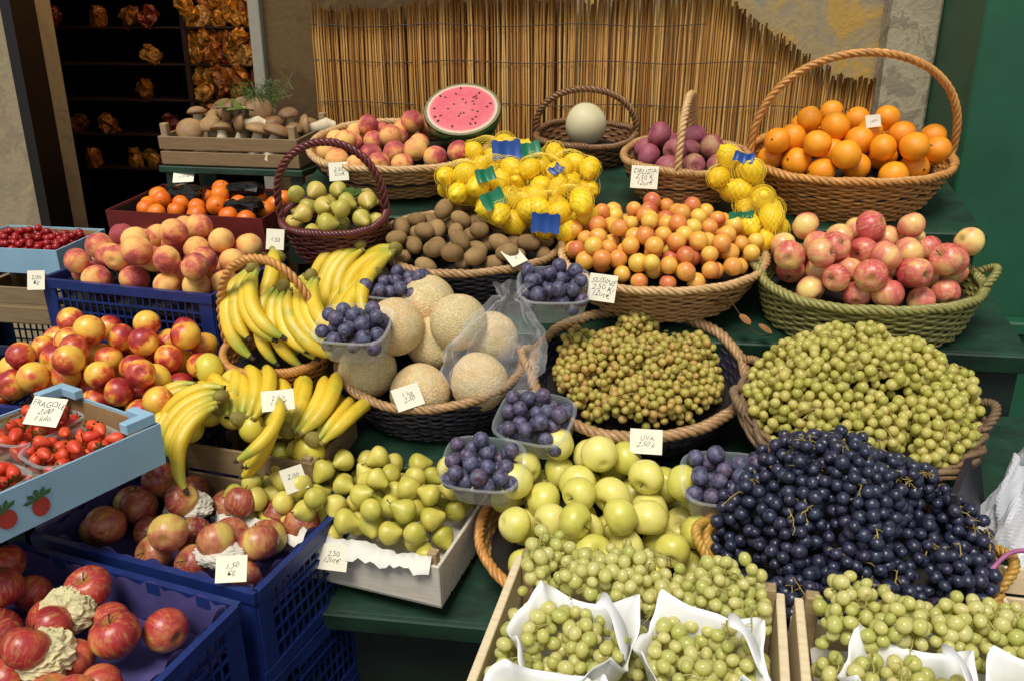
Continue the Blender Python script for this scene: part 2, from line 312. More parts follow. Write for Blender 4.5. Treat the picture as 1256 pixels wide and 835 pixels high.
def pack(n,r,foot,floor,K=70,tight=.96,noise_=.15,cap=None):
    C=np.zeros((0,3))
    for i in range(n):
        x,y=foot_sample(foot,K); f=floor(x,y); z=f+r
        if len(C):
            d2=(x[:,None]-C[None,:,0])**2+(y[:,None]-C[None,:,1])**2; q=(2*r*tight)**2-d2
            zz=np.where(q>0,C[None,:,2]+np.sqrt(np.maximum(q,0)),-9).max(1); z=np.maximum(z,zz)
        j=int(np.argmin(z-f+noise_*r*rng.random(K)))
        if cap is not None and z[j]-f[j]>cap: continue
        C=np.vstack([C,[x[j],y[j],z[j]]])
    return C
def rotm(lay):
    if lay=='lie': return RZ(random.uniform(0,360))@RX(90+random.gauss(0,22))@RZ(random.uniform(0,360))
    return Euler((random.uniform(0,6.28),random.uniform(0,6.28),random.uniform(0,6.28))).to_matrix().to_4x4()
def place(K,M,p,rot=None,sc=None,label=None):
    s=sc or random.uniform(.90,1.07)
    return add(K['name'],random.choice(K['meshes']),M@T(*p)@(rot or rotm(K['lay']))@Matrix.Scale(s,4),None,label or K['label'],K['cat'],K['group'])
def heap(M,foot,key,n,edge=-.03,H=.05,scale=1,noise_=.2,cap=None):
    K=KM[key]; r=K['r']; fl=lambda x,y: edge+H*dome(foot,x,y,r)
    f2=(foot[0],foot[1]-r*.85,foot[2]-r*.85)
    C=pack(n,r,f2,fl,noise_=noise_,cap=cap)
    for c in C: place(K,M,c)
    return C
# ---------------------------------------------------------------- baskets
def frame(x,y,z,yaw=-8,tilt=13): return T(x,y,z)@RZ(yaw)@RX(tilt)
def rope(mb,P,r,strands=3,turns=30,closed=True,sides=5,wob=.0):
    P=np.asarray(P,float); n=len(P); t=np.roll(P,-1,0)-np.roll(P,1,0) if closed else np.gradient(P,axis=0)
    t/=np.linalg.norm(t,axis=1)[:,None]; m=np.abs(t).mean(0); ref=np.eye(3)[int(np.argmin(m))]
    a=np.cross(t,ref); a/=np.linalg.norm(a,axis=1)[:,None]; b=np.cross(t,a); u=np.linspace(0,2*math.pi*turns,n,endpoint=not closed)
    for k in range(strands):
        q=u+k*2*math.pi/strands; w=1+wob*np.sin(u*.37+k)
        mb.tube(P+r*.62*(a*(np.cos(q)*w)[:,None]+b*(np.sin(q)*w)[:,None]),r*.62,sides,closed)
def basket(M,rx,ry,depth,wm,rm,lab,stakes=38,rows=8,flare=.74,rimr=.0085,handle=None,hm=None,shade_liner=None,edge=-.03,H=.05,n_h=3,twig=False):
    e=add('basket',None,M@T(0,0,-depth),None,lab,'basket'); U=T(0,0,depth)
    rows=int(rows*1.75); stakes=int(stakes*1.15)//2*2
    mb=MB(); wr=depth/rows/2*1.1; n=stakes*4; th=np.arange(n)*2*math.pi/n
    pr=lambda s: flare+(1-flare)*s**.75
    for j in range(rows):
        s=(j+.5)/rows; z=-depth+depth*s; off=wr*.95*np.cos(stakes/2*th+math.pi*j)+rng.normal(0,.0003,n)
        z=z+.0012*np.sin(3*th+j*1.7)
        if twig: off=off+rng.normal(0,.0015,n); z=z+.003*np.sin(3*th+j)
        k=pr(s); mb.tube(np.c_[(rx*k+off)*np.cos(th),(ry*k+off)*np.sin(th),np.full(n,1)*z],wr*random.uniform(.85,1.1),5,True)
    for j in range(stakes):
        a=(j+.5)*2*math.pi/stakes; ss=np.linspace(0,1,5)
        mb.tube(np.array([[rx*pr(s)*math.cos(a),ry*pr(s)*math.sin(a),-depth+depth*s] for s in ss]),wr*.7,4)
    ns=48; A=np.arange(ns)*2*math.pi/ns; V=[];F=[]
    for s in (0,.33,.66,1): 
        for a in A: V.append([(rx*pr(s)-wr)*math.cos(a),(ry*pr(s)-wr)*math.sin(a),-depth+depth*s])
    for j in range(3):
        for i in range(ns): F.append((j*ns+i,j*ns+(i+1)%ns,(j+1)*ns+(i+1)%ns,(j+1)*ns+i))
    F.append(tuple(range(ns))); mb.add(V,F)
    add('woven_body',mb.mesh('woven_body',wm,True),U,e)
    mb=MB(); N=480; th=np.arange(N)*2*math.pi/N
    rr=1+(.012*np.sin(5*th)+.01*np.sin(9*th+1) if twig else .005*np.sin(3*th+rx*90))
    P=np.c_[rx*rr*np.cos(th),ry*rr*np.sin(th),.004*np.sin(3*th+rx*50)]
    rope(mb,P,rimr,4 if not twig else 3,22 if not twig else 9,wob=.5 if twig else .2)
    if twig:
        rope(mb,P*[1.02,1.02,1]-[0,0,.012],rimr*.8,3,7,wob=.6)
        for k in range(26):
            a=random.uniform(0,6.28); L0=random.uniform(.4,1.1); t=np.linspace(a,a+L0,14); q=1+random.uniform(-.015,.03)
            mb.tube(np.c_[rx*q*np.cos(t),ry*q*np.sin(t),random.uniform(-.03,.012)+.01*np.sin(t*3+k)],.0022,4)
    add('rim',mb.mesh('rim',rm,True),U,e)
    if handle:
        kind_,h,ang=handle
        if kind_=='arch':
            mb=MB()
            t=np.linspace(0,math.pi,120); ca,sa=math.cos(R(ang)),math.sin(R(ang)); rad=1/math.sqrt((ca/rx)**2+(sa/ry)**2)
            P=np.c_[rad*ca*np.cos(t)*(1+.06*np.sin(t)),rad*sa*np.cos(t)*(1+.06*np.sin(t)),h*np.sin(t)**.85]
            rope(mb,np.vstack([P]),.0085 if n_h>2 else .007,n_h,11,closed=False)
            mb.tube(P,.0055,6)
            add('handle',mb.mesh('handle',hm or rm,True),U,e)
        else:
            for sg in (-1,1):
                mb=MB()
                a0=0 if sg>0 else math.pi; t=np.linspace(-.22,.22,30)
                q=np.linspace(0,math.pi,30)
                P=np.c_[rx*(1+.09*np.sin(q))*np.cos(a0+t),ry*np.sin(a0+t),.028*np.sin(q)+.004]
                rope(mb,P,.008,3,4,closed=False)
                add('handle',mb.mesh('handle',hm or rm,True),U,e)
    if shade_liner is not None:
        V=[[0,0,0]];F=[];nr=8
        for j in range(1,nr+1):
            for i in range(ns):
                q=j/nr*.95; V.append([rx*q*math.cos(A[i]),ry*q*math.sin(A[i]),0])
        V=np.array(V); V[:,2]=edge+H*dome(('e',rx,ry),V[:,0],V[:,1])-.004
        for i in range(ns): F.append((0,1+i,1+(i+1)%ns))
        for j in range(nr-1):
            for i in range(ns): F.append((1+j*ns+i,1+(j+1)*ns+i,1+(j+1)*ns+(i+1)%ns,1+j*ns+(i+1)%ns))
        add('lining',mesh('lining',V,F,shade_liner,True),U,e)  # added filler dome under the fruit, shade in the gaps put into its colour
    return e
def sheet(e,U,hx_,hy,edge,H,mat_,name='lining',wave=.004):
    n=20; V=[];F=[]
    for j in range(n+1):
        for i in range(n+1):
            x=(i/n*2-1)*hx_; y=(j/n*2-1)*hy; V.append([x,y,edge-.004+H*float(dome(('r',hx_,hy),x,y))+random.uniform(-wave,wave)])
    for j in range(n):
        for i in range(n): a=j*(n+1)+i; F.append((a,a+1,a+n+2,a+n+1))
    add(name,mesh(name,V,F,mat_,True),U,e)
def bevel(o,w=.0015):
    m=o.modifiers.new('bevel','BEVEL'); m.width=w; m.segments=1; m.limit_method='ANGLE'
def plastic_mesh(L,W,H,mt):
    mb=MB(); t=.006
    mb.box(0,0,-H+.006,L-.02,W-.02,.008)
    for ax,(ln,wd) in enumerate(((L,W),(W,L))):
        for sg in (-1,1):
            def bx(u,z,su,sz,th=t,off=0):
                p=(wd/2-t/2+off)*sg
                if ax==0: mb.box(u,p,z,su,th,sz)
                else: mb.box(p,u,z,th,su,sz)
            e=0 if ax==0 else .0065
            bx(0,-.011,ln-2*e,.022,.013); bx(0,-H+.012,ln-2*e,.024,.009)
            for z in (-.05,-.08,-.11,-.14):
                if -z<H-.03: bx(0,z,ln-.02,.004,.0045)
            for k in (-1,1): bx(k*(ln/2-.022),-H/2,.035,H-.03,.0052)
            nn=int((ln-.08)/.02)
            for k in range(nn+1):
                u=-ln/2+.04+(ln-.08)*k/nn
                bx(u,-H/2,.004,H-.03,.0035)
            if ax==1: bx(0,-.06,.13,.006,.012); bx(0,-.026,.14,.01,.014)
    return mb.mesh('plastic_crate',mt)
def wood_crate(M,L,W,H,lab,mt=M_wood,side=None,slats=2,post=.02,posth=.0,t=.007,low=1):
    e=add('wooden_crate',None,M@T(0,0,-H),None,lab,'crate'); U=T(0,0,H)
    mb=MB()
    for k in range(5): mb.box(0,-W/2+W*(k+.5)/5,-H+.004,L-.004,W/5-.008,.006)
    add('base',mb.mesh('base',mt),U,e)
    for ax in (0,1):
        for sg in (-1,1):
            HH=H*low if ax==0 else H
            mb=MB(); sh=HH/slats
            for j in range(slats):
                z=-H+sh*(j+.5); 
                if ax==0: mb.box(0,sg*(W/2-t/2),z,L,t,sh*.86)
                else: mb.box(sg*(L/2-t/2),0,z,t,W-2*t-.002,sh*.86)
            o=add('side_board',mb.mesh('side_board',side or mt),U,e); bevel(o)
    for sx in (-1,1):
        for sy in (-1,1):
            mb=MB(); mb.box(sx*(L/2-t-post/2-.001),sy*(W/2-t-post/2-.001),-H/2+posth/2+.002,post,post,H+posth); o=add('corner_post',mb.mesh('corner_post',M_wood),U,e); bevel(o)
    return e
def carton(M,L,W,H,lab,mo,mi,flap=0):
    e=add('carton',None,M@T(0,0,-H),None,lab,'box'); U=T(0,0,H); mb=MB(); t=.004
    mb.box(0,0,-H+.002,L-2*t,W-2*t,.004,1)
    for sg in (-1,1):
        mb.box(0,sg*(W/2-t/2),-H/2,L,t,H); mb.box(sg*(L/2-t/2),0,-H/2,t,W-2*t-.001,H)
        mb.box(0,sg*(W/2-t-.0012),-H/2-.002,L-2*t-.002,.0015,H-.006,1); mb.box(sg*(L/2-t-.0012),0,-H/2-.002,.0015,W-2*t-.006,H-.006,1)
    add('box_wall',mb.mesh('box_wall',[mo,mi]),U,e)
    if flap:
        for sx in (-1,1):
            for sy in (-1,1):
                mb=MB(); mb.box(sx*(L/2-.035),sy*(W/2-.014),.012,.06,.02,.02); mb.box(sx*(L/2-.012),sy*(W/2-.04),.012,.018,.05,.018)
                o=add('corner_flap',mb.mesh('corner_flap',mo),U,e); bevel(o)
    return e
def text(s,size,shear=.3):
    c=D.curves.new('writing','FONT'); c.body=s; c.size=size; c.shear=shear; c.align_x='CENTER'; c.align_y='CENTER'; c.space_line=.85; c.extrude=.0001; c.resolution_u=3; c.offset=-size*.02
    o=D.objects.new('tmp',c); COL.objects.link(o); bpy.context.view_layer.update()
    me=D.meshes.new_from_object(o.evaluated_get(bpy.context.evaluated_depsgraph_get())); D.objects.remove(o); me.materials.clear(); me.materials.append(M_ink)
    k=random.uniform(0,9)
    for v in me.vertices: v.co.y+=size*.12*math.sin(v.co.x*150+k); v.co.x+=size*.08*math.sin(v.co.y*260+k)
    return me
def tag(M,s,w=.062,h=.048,lab='cream handwritten price tag on a fruit basket'):
    n=8; V=[];F=[]
    for zz in (0,-.0006):
        for j in (0,1,2):
            for i in range(n+1): u=i/n*2-1; V.append([u*w/2,(j-1)*h/2,zz])
    S=3*(n+1)
    for j in range(2):
        for i in range(n): a=j*(n+1)+i; F.append((a,a+1,a+n+2,a+n+1)); F.append((a+S,a+S+n+1,a+S+n+2,a+S+1))
    me=mesh('price_tag',V,F,M_tag); o=add('price_tag',me,M,None,lab,'price tag','handwritten price tags')
    add('writing',text(s,h*.29),T(0,0,.0006)@RZ(random.uniform(-6,6)),o); return o
# ================================================================ SETTING
MS=RZ(-8)
mb=MB(); mb.add([[-30,-30,0],[30,-30,0],[30,30,0],[-30,30,0]],[(0,1,2,3)])
m,nt,b=newmat('asphalt',.85); v=mapping(nt,(1,1,1)); 
nt.links.new(ramp(nt,noise(nt,v,60,5,None,.7),[(.3,'#2c2b2a'),(.7,'#4a4846')]),b.inputs['Base Color']); bump(nt,b,noise(nt,v,200,3),.5,.004)
add('ground',mb.mesh('ground',m),None,kind='structure')
def wallmat(name,c1,c2,c3,sc=3):
    m,nt,b=newmat(name,.9); v=mapping(nt,(1,1,1)); n=noise(nt,v,sc,6,None,.65,.6)
    c=ramp(nt,n,[(.38,c1),(.47,c2),(.53,c2),(.56,c3)]); c=mix(nt,math_(nt,'MULTIPLY',noise(nt,v,40,4),.5),c,tuple(x*.55 for x in hx(c2)[:3])+(1,))
    nt.links.new(c,b.inputs['Base Color']); bump(nt,b,math_(nt,'ADD',n,math_(nt,'MULTIPLY',noise(nt,v,60,4),.3)),.6,.01); return m
M_plaster=wallmat('peeling_plaster','#948a78','#aa9468','#c29a48',7); M_ochre=wallmat('ochre_plaster','#46341a','#584020','#66502a',3)
M_stone=wallmat('rough_stone','#a4977c','#b2a688','#8f836c',14); M_beige=wallmat('beige_plaster','#96866c','#a29270','#948268',3)
wb=2.88
W_=lambda a0,a1,b0,b1,z0,z1,i=0:((a0+a1)/2,(b0+b1)/2,(z0+z1)/2,a1-a0,b1-b0,z1-z0,i)
wall=add('shop_wall',None,MS,None,'weathered plaster shop wall with an open doorway','wall')
mb=MB(); mb.box(*W_(-3.6,-2.13,wb,wb+.2,0,3.2)); add('plaster_panel',mb.mesh('plaster_panel',M_beige),None,wall)
mb=MB(); mb.box(*W_(-1.24,-.2,wb,wb+.2,0,3.2)); add('plaster_panel',mb.mesh('plaster_panel',M_ochre),None,wall)
mb=MB(); mb.box(*W_(-.2,.72,wb,wb+.2,0,3.2)); add('plaster_panel',mb.mesh('plaster_panel',M_plaster),None,wall)
mb=MB(); mb.box(*W_(-2.13,-1.24,wb+.01,wb+.19,2.45,3.2)); add('lintel',mb.mesh('lintel',M_ochre),None,wall)
mb=MB(); mb.box(*W_(.72,.86,wb-.1,wb+.2,0,3.2)); o=add('stone_pilaster',mb.mesh('stone_pilaster',M_stone),None,wall); bevel(o,.008)
M_frame=plain('grey_door_frame','#9a9482',.5,.1); 
mb=MB(); mb.box(*W_(-1.275,-1.235,wb-.03,wb+.1,0,2.45)); o=add('door_frame',mb.mesh('door_frame',M_frame),None,wall); bevel(o,.003)
mb=MB(); mb.box(*W_(-2.16,-2.12,wb-.03,wb+.1,0,2.45)); add('door_frame',mb.mesh('door_frame',plain('dark_frame','#1c1610',.4)),None,wall)
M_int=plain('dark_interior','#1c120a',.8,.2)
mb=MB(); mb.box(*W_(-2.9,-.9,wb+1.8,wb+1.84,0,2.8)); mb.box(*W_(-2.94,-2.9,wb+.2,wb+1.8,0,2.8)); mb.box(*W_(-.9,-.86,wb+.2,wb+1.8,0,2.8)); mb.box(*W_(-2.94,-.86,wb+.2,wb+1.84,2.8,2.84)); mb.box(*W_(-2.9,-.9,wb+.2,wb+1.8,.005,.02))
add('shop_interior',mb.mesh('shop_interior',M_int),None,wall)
door=add('green_door',None,MS,None,'dark green painted wooden shop door panel','door')
mb=MB(); mb.box(*W_(.862,2.6,wb-.42,wb+.1,0,3.2)); o=add('door_panel',mb.mesh('door_panel',M_door),None,door); bevel(o,.006)
mb=MB(); mb.box(*W_(.9,2.6,wb-.46,wb-.421,0,.95)); mb.box(*W_(1.12,1.16,wb-.45,wb-.421,.96,3.2)); mb.box(*W_(.88,2.6,wb-.48,wb-.421,.951,.99)); o=add('door_moulding',mb.mesh('door_moulding',M_door),None,door); bevel(o,.006)
sh=add('shop_shelf',None,MS,None,'dark shop shelves stacked with golden packets','shelf')
mb=MB(); SZ=(1.15,1.30,1.45,1.6,1.75,1.9,2.05)
for z in SZ: mb.box(*W_(-2.75,-1.0,wb+.75,wb+1.05,z,z+.008))
mb.box(*W_(-2.77,-2.75,wb+.75,wb+1.05,0,2.5)); mb.box(*W_(-1.0,-.98,wb+.75,wb+1.05,0,2.5)); mb.box(*W_(-1.93,-1.91,wb+.75,wb+1.05,0,2.5))
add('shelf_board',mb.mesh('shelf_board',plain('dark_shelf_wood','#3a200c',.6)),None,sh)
def foil(n,c,d): 
    m,nt,b=newmat(n,.3); v=mapping(nt,(1,1,1)); q=noise(nt,v,44,5,rnd(nt),.75); nt.links.new(ramp(nt,q,[(.38,d),(.5,c),(.6,c),(.66,'#e8c888')]),b.inputs['Base Color']); bump(nt,b,noise(nt,v,90,3),.9,.006); b.inputs['Metallic'].default_value=.3; return m
M_pack=[foil('gold_packet_foil','#c0822a','#4a2406'),foil('amber_packet_foil','#a4601c','#3a1604'),foil('cream_packet_foil','#c89c54','#6a3c12'),foil('red_packet_foil','#7a2c10','#300a04')]
V,F=sphere(12,8); pm=[]
for k in range(8):
    q=np.sign(V)*np.abs(V)**.6*[.034,.026,.044]; q=q+rng.normal(0,.006,q.shape); pm.append(mesh('food_packet',q,F,M_pack[(0,1,2,0,1,3,0,1)[k]]))
for z in SZ[:6]:
    a=-2.70
    while a<-1.05:
        for lay in range(2 if a>-1.92 else 1):
            if a>-1.9 or (random.random()<.5 and z<1.9): add('food_packet',random.choice(pm),MS@T(a+random.uniform(-.015,.015),wb+.79+random.uniform(-.04,.03),z+.045+lay*.06)@RZ(random.uniform(-35,35))@RY(random.uniform(-60,60)),None,'shiny golden food packet on a shop shelf','packet','packets on shop shelves')
        a+=random.uniform(.04,.06) if a>-1.92 else .09
L=D.lights.new('shop_lamp','POINT'); L.energy=12; L.color=(1,.62,.26); L.shadow_soft_size=.08; lo=D.objects.new('shop_lamp',L); COL.objects.link(lo); lo.matrix_world=MS@T(-1.35,wb+.35,2.25); lo['label']='warm lamp hanging inside the dim shop'; lo['category']='lamp'
# reed mat
m,nt,b=newmat('dry_reed',.5); rd=rnd(nt,True); v=mapping(nt,(1,1,.08)); n=noise(nt,v,40,4)
c=ramp(nt,rd,[(0,'#8a5626'),(.3,'#b8803a'),(.65,'#d09a4e'),(1,'#deb46c')]); c=mix(nt,math_(nt,'MULTIPLY',math_(nt,'SUBTRACT',n,.45,True),1.6,True),c,'#74461a'); nt.links.new(c,b.inputs['Base Color']); M_reed=m
mat_e=add('reed_screen',None,MS@T(-.2,wb-.035,.9),None,'golden reed screen fastened along the shop wall','screen')
mb=MB()
def mtop(a):
    x=a-.2
    t=.945+.015*math.sin(x*9)+.02*math.sin(x*3+1)
    if x>.22: t=.97-.26*min(1,(x-.22)/.40)**.85
    if x<-.75: t=.915
    return t
for layer in range(2):
    a=-.86
    while a<.93:
        lean=.012*math.sin(a*5)+random.gauss(0,.005)+.03*max(0,a-.3); top=mtop(a)+random.gauss(0,.007)-layer*.012; r=random.uniform(.0024,.0042)
        zz=np.linspace(.25,top,7); y=random.uniform(-.005,.005)+layer*.014
        P=np.c_[a+lean*(zz-.3)+rng.normal(0,.0011,7),np.full(7,y)+.006*np.sin(zz*9+a*3),zz]; mb.tube(P,r,5)
        a+=r*2.0+random.uniform(0,.003)*(1+layer)
add('reed_panel',mb.mesh('reed_panel',M_reed,True),None,mat_e)
M_wire=plain('dark_wire','#3a2c1c',.6)
for z0 in (.50,.62,.75,.86):
    mb=MB(); x=np.linspace(-.86,.9 if z0<.7 else (.62 if z0<.8 else .4),90); mb.tube(np.c_[x,np.full(90,-.011)+.003*np.sin(x*60),z0+.004*np.sin(x*14+z0*9)],.0013,4)
    add('binding_wire',mb.mesh('binding_wire',M_wire),None,mat_e)
# ---------------------------------------------------------------- stall
st=add('market_stall',None,MS,None,'green painted stepped wooden fruit stall','market stall')
TR=[(-.925,.84,2.14,1.292,.5),(-.62,.86,1.84,1.097,.31),(-.64,.90,1.555,.89,.29),(-.62,.92,1.31,.698,.27)]
for a0,a1,bf,zf,dp in TR:
    mb=MB(); mb.box(0,0,-.011,a1-a0,dp,.022); mb.box(0,-dp/2-.006,-.02,a1-a0,.012,.045)
    o=add('step_board',mb.mesh('step_board',M_green),T((a0+a1)/2,bf,zf)@RX(13)@T(0,dp/2,0),st); bevel(o,.003)
for k,(a0,a1,bf,zf,dp) in enumerate(TR):
    z0=0.0 if k==3 else TR[k+1][3]+.05
    b0=bf+(.03 if k<3 else .10); mb=MB(); z1=zf-.03
    mb.box((a0+a1)/2,b0,(z0+z1)/2,a1-a0-.02,.014,z1-z0); o=add('riser_board',mb.mesh('riser_board',M_greend),None,st)
for sg,a in ((0,-.6),(1,.83)):
    for bb_,zt in ((1.36,.66),(1.62,.87),(1.92,1.07),(2.25,1.27),(2.6,1.34)):
        mb=MB(); mb.box(a,bb_,zt/2,.04,.04,zt); add('leg',mb.mesh('leg',M_green),None,st)
dt=add('display_table',None,Matrix(),None,'dark green stepped table under crates and cartons','table')
for x,y,z,sx,sy,yw in ((-.86,2.42,1.185,.5,.30,-12),(-.80,2.64,1.367,.46,.25,-12),(-.90,2.14,.995,.56,.36,-15),(-.92,1.79,.825,.56,.36,-15),(-.53,1.62,.80,.36,.22,-18),(-1.06,1.37,.98,.26,.22,59)):
    mb=MB(); mb.box(0,0,-.01,sx,sy,.02); o=add('table_top',mb.mesh('table_top',M_green),T(x,y,z)@RZ(yw),dt); bevel(o,.003)
    for k in ((-1,-1),(1,-1),(-1,1),(1,1)):
        q=(T(x,y,0)@RZ(yw))@Vector((k[0]*(sx/2-.03),k[1]*(sy/2-.03),0)); mb=MB(); mb.box(0,0,(z-.022)/2,.035,.035,z-.022); add('leg',mb.mesh('leg',M_green),T(q.x,q.y,0),dt)
# ================================================================ CONTAINERS
MA=frame(-.80,2.64,1.467,-12,5); wood_crate(MA,.44,.25,.088,'pale wooden crate filled with mushrooms and herbs',M_woodo,posth=.03)
V,F=sphere(18,12)
mus=[]; M_stalk=plain('mushroom_stalk','#dccaa6',.8)
for k in range(3):
    mb=MB(); q=V.copy(); q[:,2]=np.where(q[:,2]>0,q[:,2]*.62,q[:,2]*.18); q*=1+.06*np.sin(q@rng.normal(size=3)*3)[:,None]; mb.add(q*.034,F,0)
    mb.tube([[0,0,0],[.002,0,-.02],[0,.003,-.05],[0,0,-.07]],[.012,.015,.022,.014],10,i=1); mus.append(mb.mesh('mushroom',[M_['mush'],M_stalk],True))
for i,c in enumerate(pack(26,.028,('r',.185,.09),lambda x,y:-.045+.04*dome(('r',.22,.13),x,y))):
    add('mushroom',random.choice(mus),MA@T(*c)@RZ(random.uniform(-60,60))@RX(random.uniform(50,110) if i%2 else random.uniform(-40,40))@Matrix.Scale(random.uniform(.8,1.25),4),None,'brown capped mushroom lying in a wooden crate','mushroom','mushrooms in a wooden crate')
def leafmesh(mb,p,a,L0,w0,tilt=.4,i=0):
    t=np.linspace(-1,1,7); w=w0*np.sqrt(np.clip(1-t*t,0,1)); c,s=math.cos(a),math.sin(a); P=[]
    for ti,wi in zip(t,w):
        x=(ti+1)*L0/2; z=p[2]+x*tilt-x*x*3
        P+= [[p[0]+c*x-s*wi,p[1]+s*x+c*wi,z+.004],[p[0]+c*x,p[1]+s*x,z],[p[0]+c*x+s*wi,p[1]+s*x-c*wi,z+.004]]
    mb.add(P,[(3*i+j,3*i+j+1,3*i+j+4,3*i+j+3) for i in range(6) for j in (0,1)],i)
hb=add('herb_bunch',None,MA@T(.05,.03,.04),None,'feathery green dill sprig standing among the mushrooms','herb')
mb=MB()
for k in range(30):
    a=random.uniform(0,6.28); l=random.uniform(.06,.115); s=random.uniform(.2,.9); t=np.linspace(0,1,8)
    P=np.c_[math.cos(a)*s*l*t,math.sin(a)*s*l*t,l*t*(1-.35*s*t)]; mb.tube(P,.0009,3)
    for q in range(2,8):
        for j in range(3):
            d=rng.normal(size=3)*.008; mb.tube([P[q],P[q]+d,P[q]+d*1.8],.0007,3)
add('frond',mb.mesh('frond',M_['leaf']),None,hb)
mb=MB()
for k in range(5): leafmesh(mb,[-.07+k*.02,-.04-.01*k,.02],2.2+k*.5,.09,.022)
add('leaf',mb.mesh('leaf',M_['leaf'],True),None,hb)
# B
MBk=frame(-.31,2.40,1.452,-10,14); basket(MBk,.25,.19,.1,W_tan,W_pale,'wide shallow tan wicker basket of peaches',shade_liner=M_gap_shade,edge=-.05,H=.03,stakes=44)
wmp=Vector((-.135,2.40,1.545)); Bi=MBk.inverted()@wmp
K=KM['peachb']
C=pack(30,K['r'],('e',.215,.155),lambda x,y:-.05+.015*dome(('e',.25,.19),x,y))
for c in C:
    if (Vector((c[0],c[1]))-Vector((Bi.x,Bi.y))).length>.115: place(K,MBk,c)
wm=add('watermelon_half',None,T(*wmp)@RZ(-5)@RX(36),None,'cut watermelon half showing red flesh and seeds','watermelon')
V,F=sphere(40,24); q=V.copy(); q[:,2]=np.minimum(q[:,2],.0); F2=[f for f in F if min(V[i][2] for i in f)<-.01]
WS=.106
mb=MB(); mb.add(q*WS,F2); add('rind',mb.mesh('rind',M_['rind'],True),None,wm)
mb=MB(); n=48; Vd=[[0,0,.004]];Fd=[]
for j,(q0,z0) in enumerate(((.3,.004),(.6,.003),(.85,.001),(.985,0))):
    for i in range(n): a=i*2*math.pi/n; Vd.append([q0*WS*math.cos(a),q0*WS*math.sin(a),z0+.0005])
for i in range(n): Fd.append((0,1+i,1+(i+1)%n))
for j in range(3):
    for i in range(n): Fd.append((1+j*n+i,1+(j+1)*n+i,1+(j+1)*n+(i+1)%n,1+j*n+(i+1)%n))
mb.add(Vd,Fd); add('flesh',mb.mesh('flesh',M_['flesh'],True),None,wm)
sv,sf=sphere(8,6); sm=mesh('seed',sv*[.0026,.0044,.0016],sf,M_['seed'],True)
for k in range(30):
    a=k*2.399+random.uniform(-.5,.5); q=random.uniform(.02,.082); add('seed',sm,T(q*math.cos(a),q*math.sin(a),.0042)@RZ(math.degrees(a)+90+random.uniform(-30,30)),wm)
# C
MC=frame(.215,2.55,1.462,-10,12); basket(MC,.145,.12,.09,W_brown,W_brown,'brown wicker basket with arched handle and pale melon',handle=('arch',.13,0),stakes=28,rows=6,shade_liner=M_gap_shade,edge=-.05,H=.02)
place(KM['pale'],MC,(.0,-.01,.03))
# D
MD=frame(.44,2.21,1.448,-8,14); basket(MD,.155,.12,.1,W_tan,W_tan,'tan wicker basket with braided handle and purple fruit',handle=('arch',.15,80),hm=W_pale,stakes=30,shade_liner=M_gap_shade,edge=-.05,H=.03)
heap(MD,('e',.155,.12),'mango',13,-.05,.02)
# E
ME=frame(.848,2.18,1.450,-8,14); basket(ME,.245,.175,.125,W_honey,W_honey,'big honey wicker basket with tall arched handle',handle=('arch',.255,3),stakes=46,rows=10,rimr=.0095,shade_liner=M_gap_shade,edge=-.05,H=.04,n_h=4)
heap(ME,('e',.235,.165),'orange',34,-.055,.035)
# I
MI=frame(-.105,2.05,1.265,-8,14); basket(MI,.225,.17,.115,W_dark,W_ropet,'dark wicker basket with tan rim full of kiwis',stakes=42,shade_liner=M_gap_shade,edge=-.05,H=.05)
heap(MI,('e',.22,.165),'kiwi',56,-.045,.035)
# J
MJ=frame(.35,1.95,1.262,-8,15); basket(MJ,.235,.185,.105,W_tan,W_pale,'shallow wicker basket heaped with golden plums',stakes=42,shade_liner=M_gap_shade,edge=-.04,H=.06)
heap(MJ,('e',.228,.178),'plumy',116,-.035,.05)
# K
MK=frame(.79,1.83,1.235,-10,13); basket(MK,.235,.155,.11,W_green,W_green,'olive tan wicker basket of pink apples',stakes=40,rows=8,flare=.87,handle=('ears',0,0),shade_liner=M_gap_shade,edge=-.05,H=.05,rimr=.0095)
heap(MK,('e',.235,.152),'pink',42,-.045,.03)
# H
MH=frame(-.43,2.05,1.325,-14,14); basket(MH,.13,.105,.1,W_red,W_red,'dark red wicker basket with tall handle and pears',stakes=26,rows=8,handle=('arch',.185,15),shade_liner=M_gap_shade,edge=-.045,H=.03)
heap(MH,('e',.13,.105),'spear',22,-.045,.02)
mb=MB(); 
for k in range(3): leafmesh(mb,[.03,.02,.0],.4+k*.7,.06,.016,.2)
add('loose_leaf',mb.mesh('loose_leaf',M_['leaf'],True),MH@T(0,0,.035),None,'green leaves lying on the pears in a basket','leaf')
# M
MM=frame(-.53,1.80,1.075,-12,12); basket(MM,.118,.105,.115,W_honey,W_honey,'honey wicker basket with round handle holding bananas',stakes=26,rows=9,handle=('arch',.225,0),shade_liner=M_gap_shade,edge=-.04,H=.02)
# N
MN=frame(-.18,1.76,1.062,-8,15); basket(MN,.205,.165,.125,W_dark,W_ropet,'navy wicker basket with tan rim full of cantaloupes',stakes=38,rows=9,shade_liner=M_gap_shade,edge=-.07,H=.03)
for p in ((-.13,-.05,.005),(-.005,-.09,-.02),(.12,-.065,.0),(.125,.07,.02),(-.125,.08,.02),(0,.05,.02),(-.07,.005,.085),(.06,.035,.08),(-.02,.11,.075)): place(KM['melon'],MN,p,sc=random.uniform(.9,1.03))
# O
MO=frame(.27,1.71,1.062,-8,20); basket(MO,.228,.205,.11,W_dark,W_ropet,'round navy wicker basket with tan rope rim of grapes',stakes=42,rimr=.0105,handle=('ears',0,0),shade_liner=M_gap_shade,edge=-.06,H=.03)
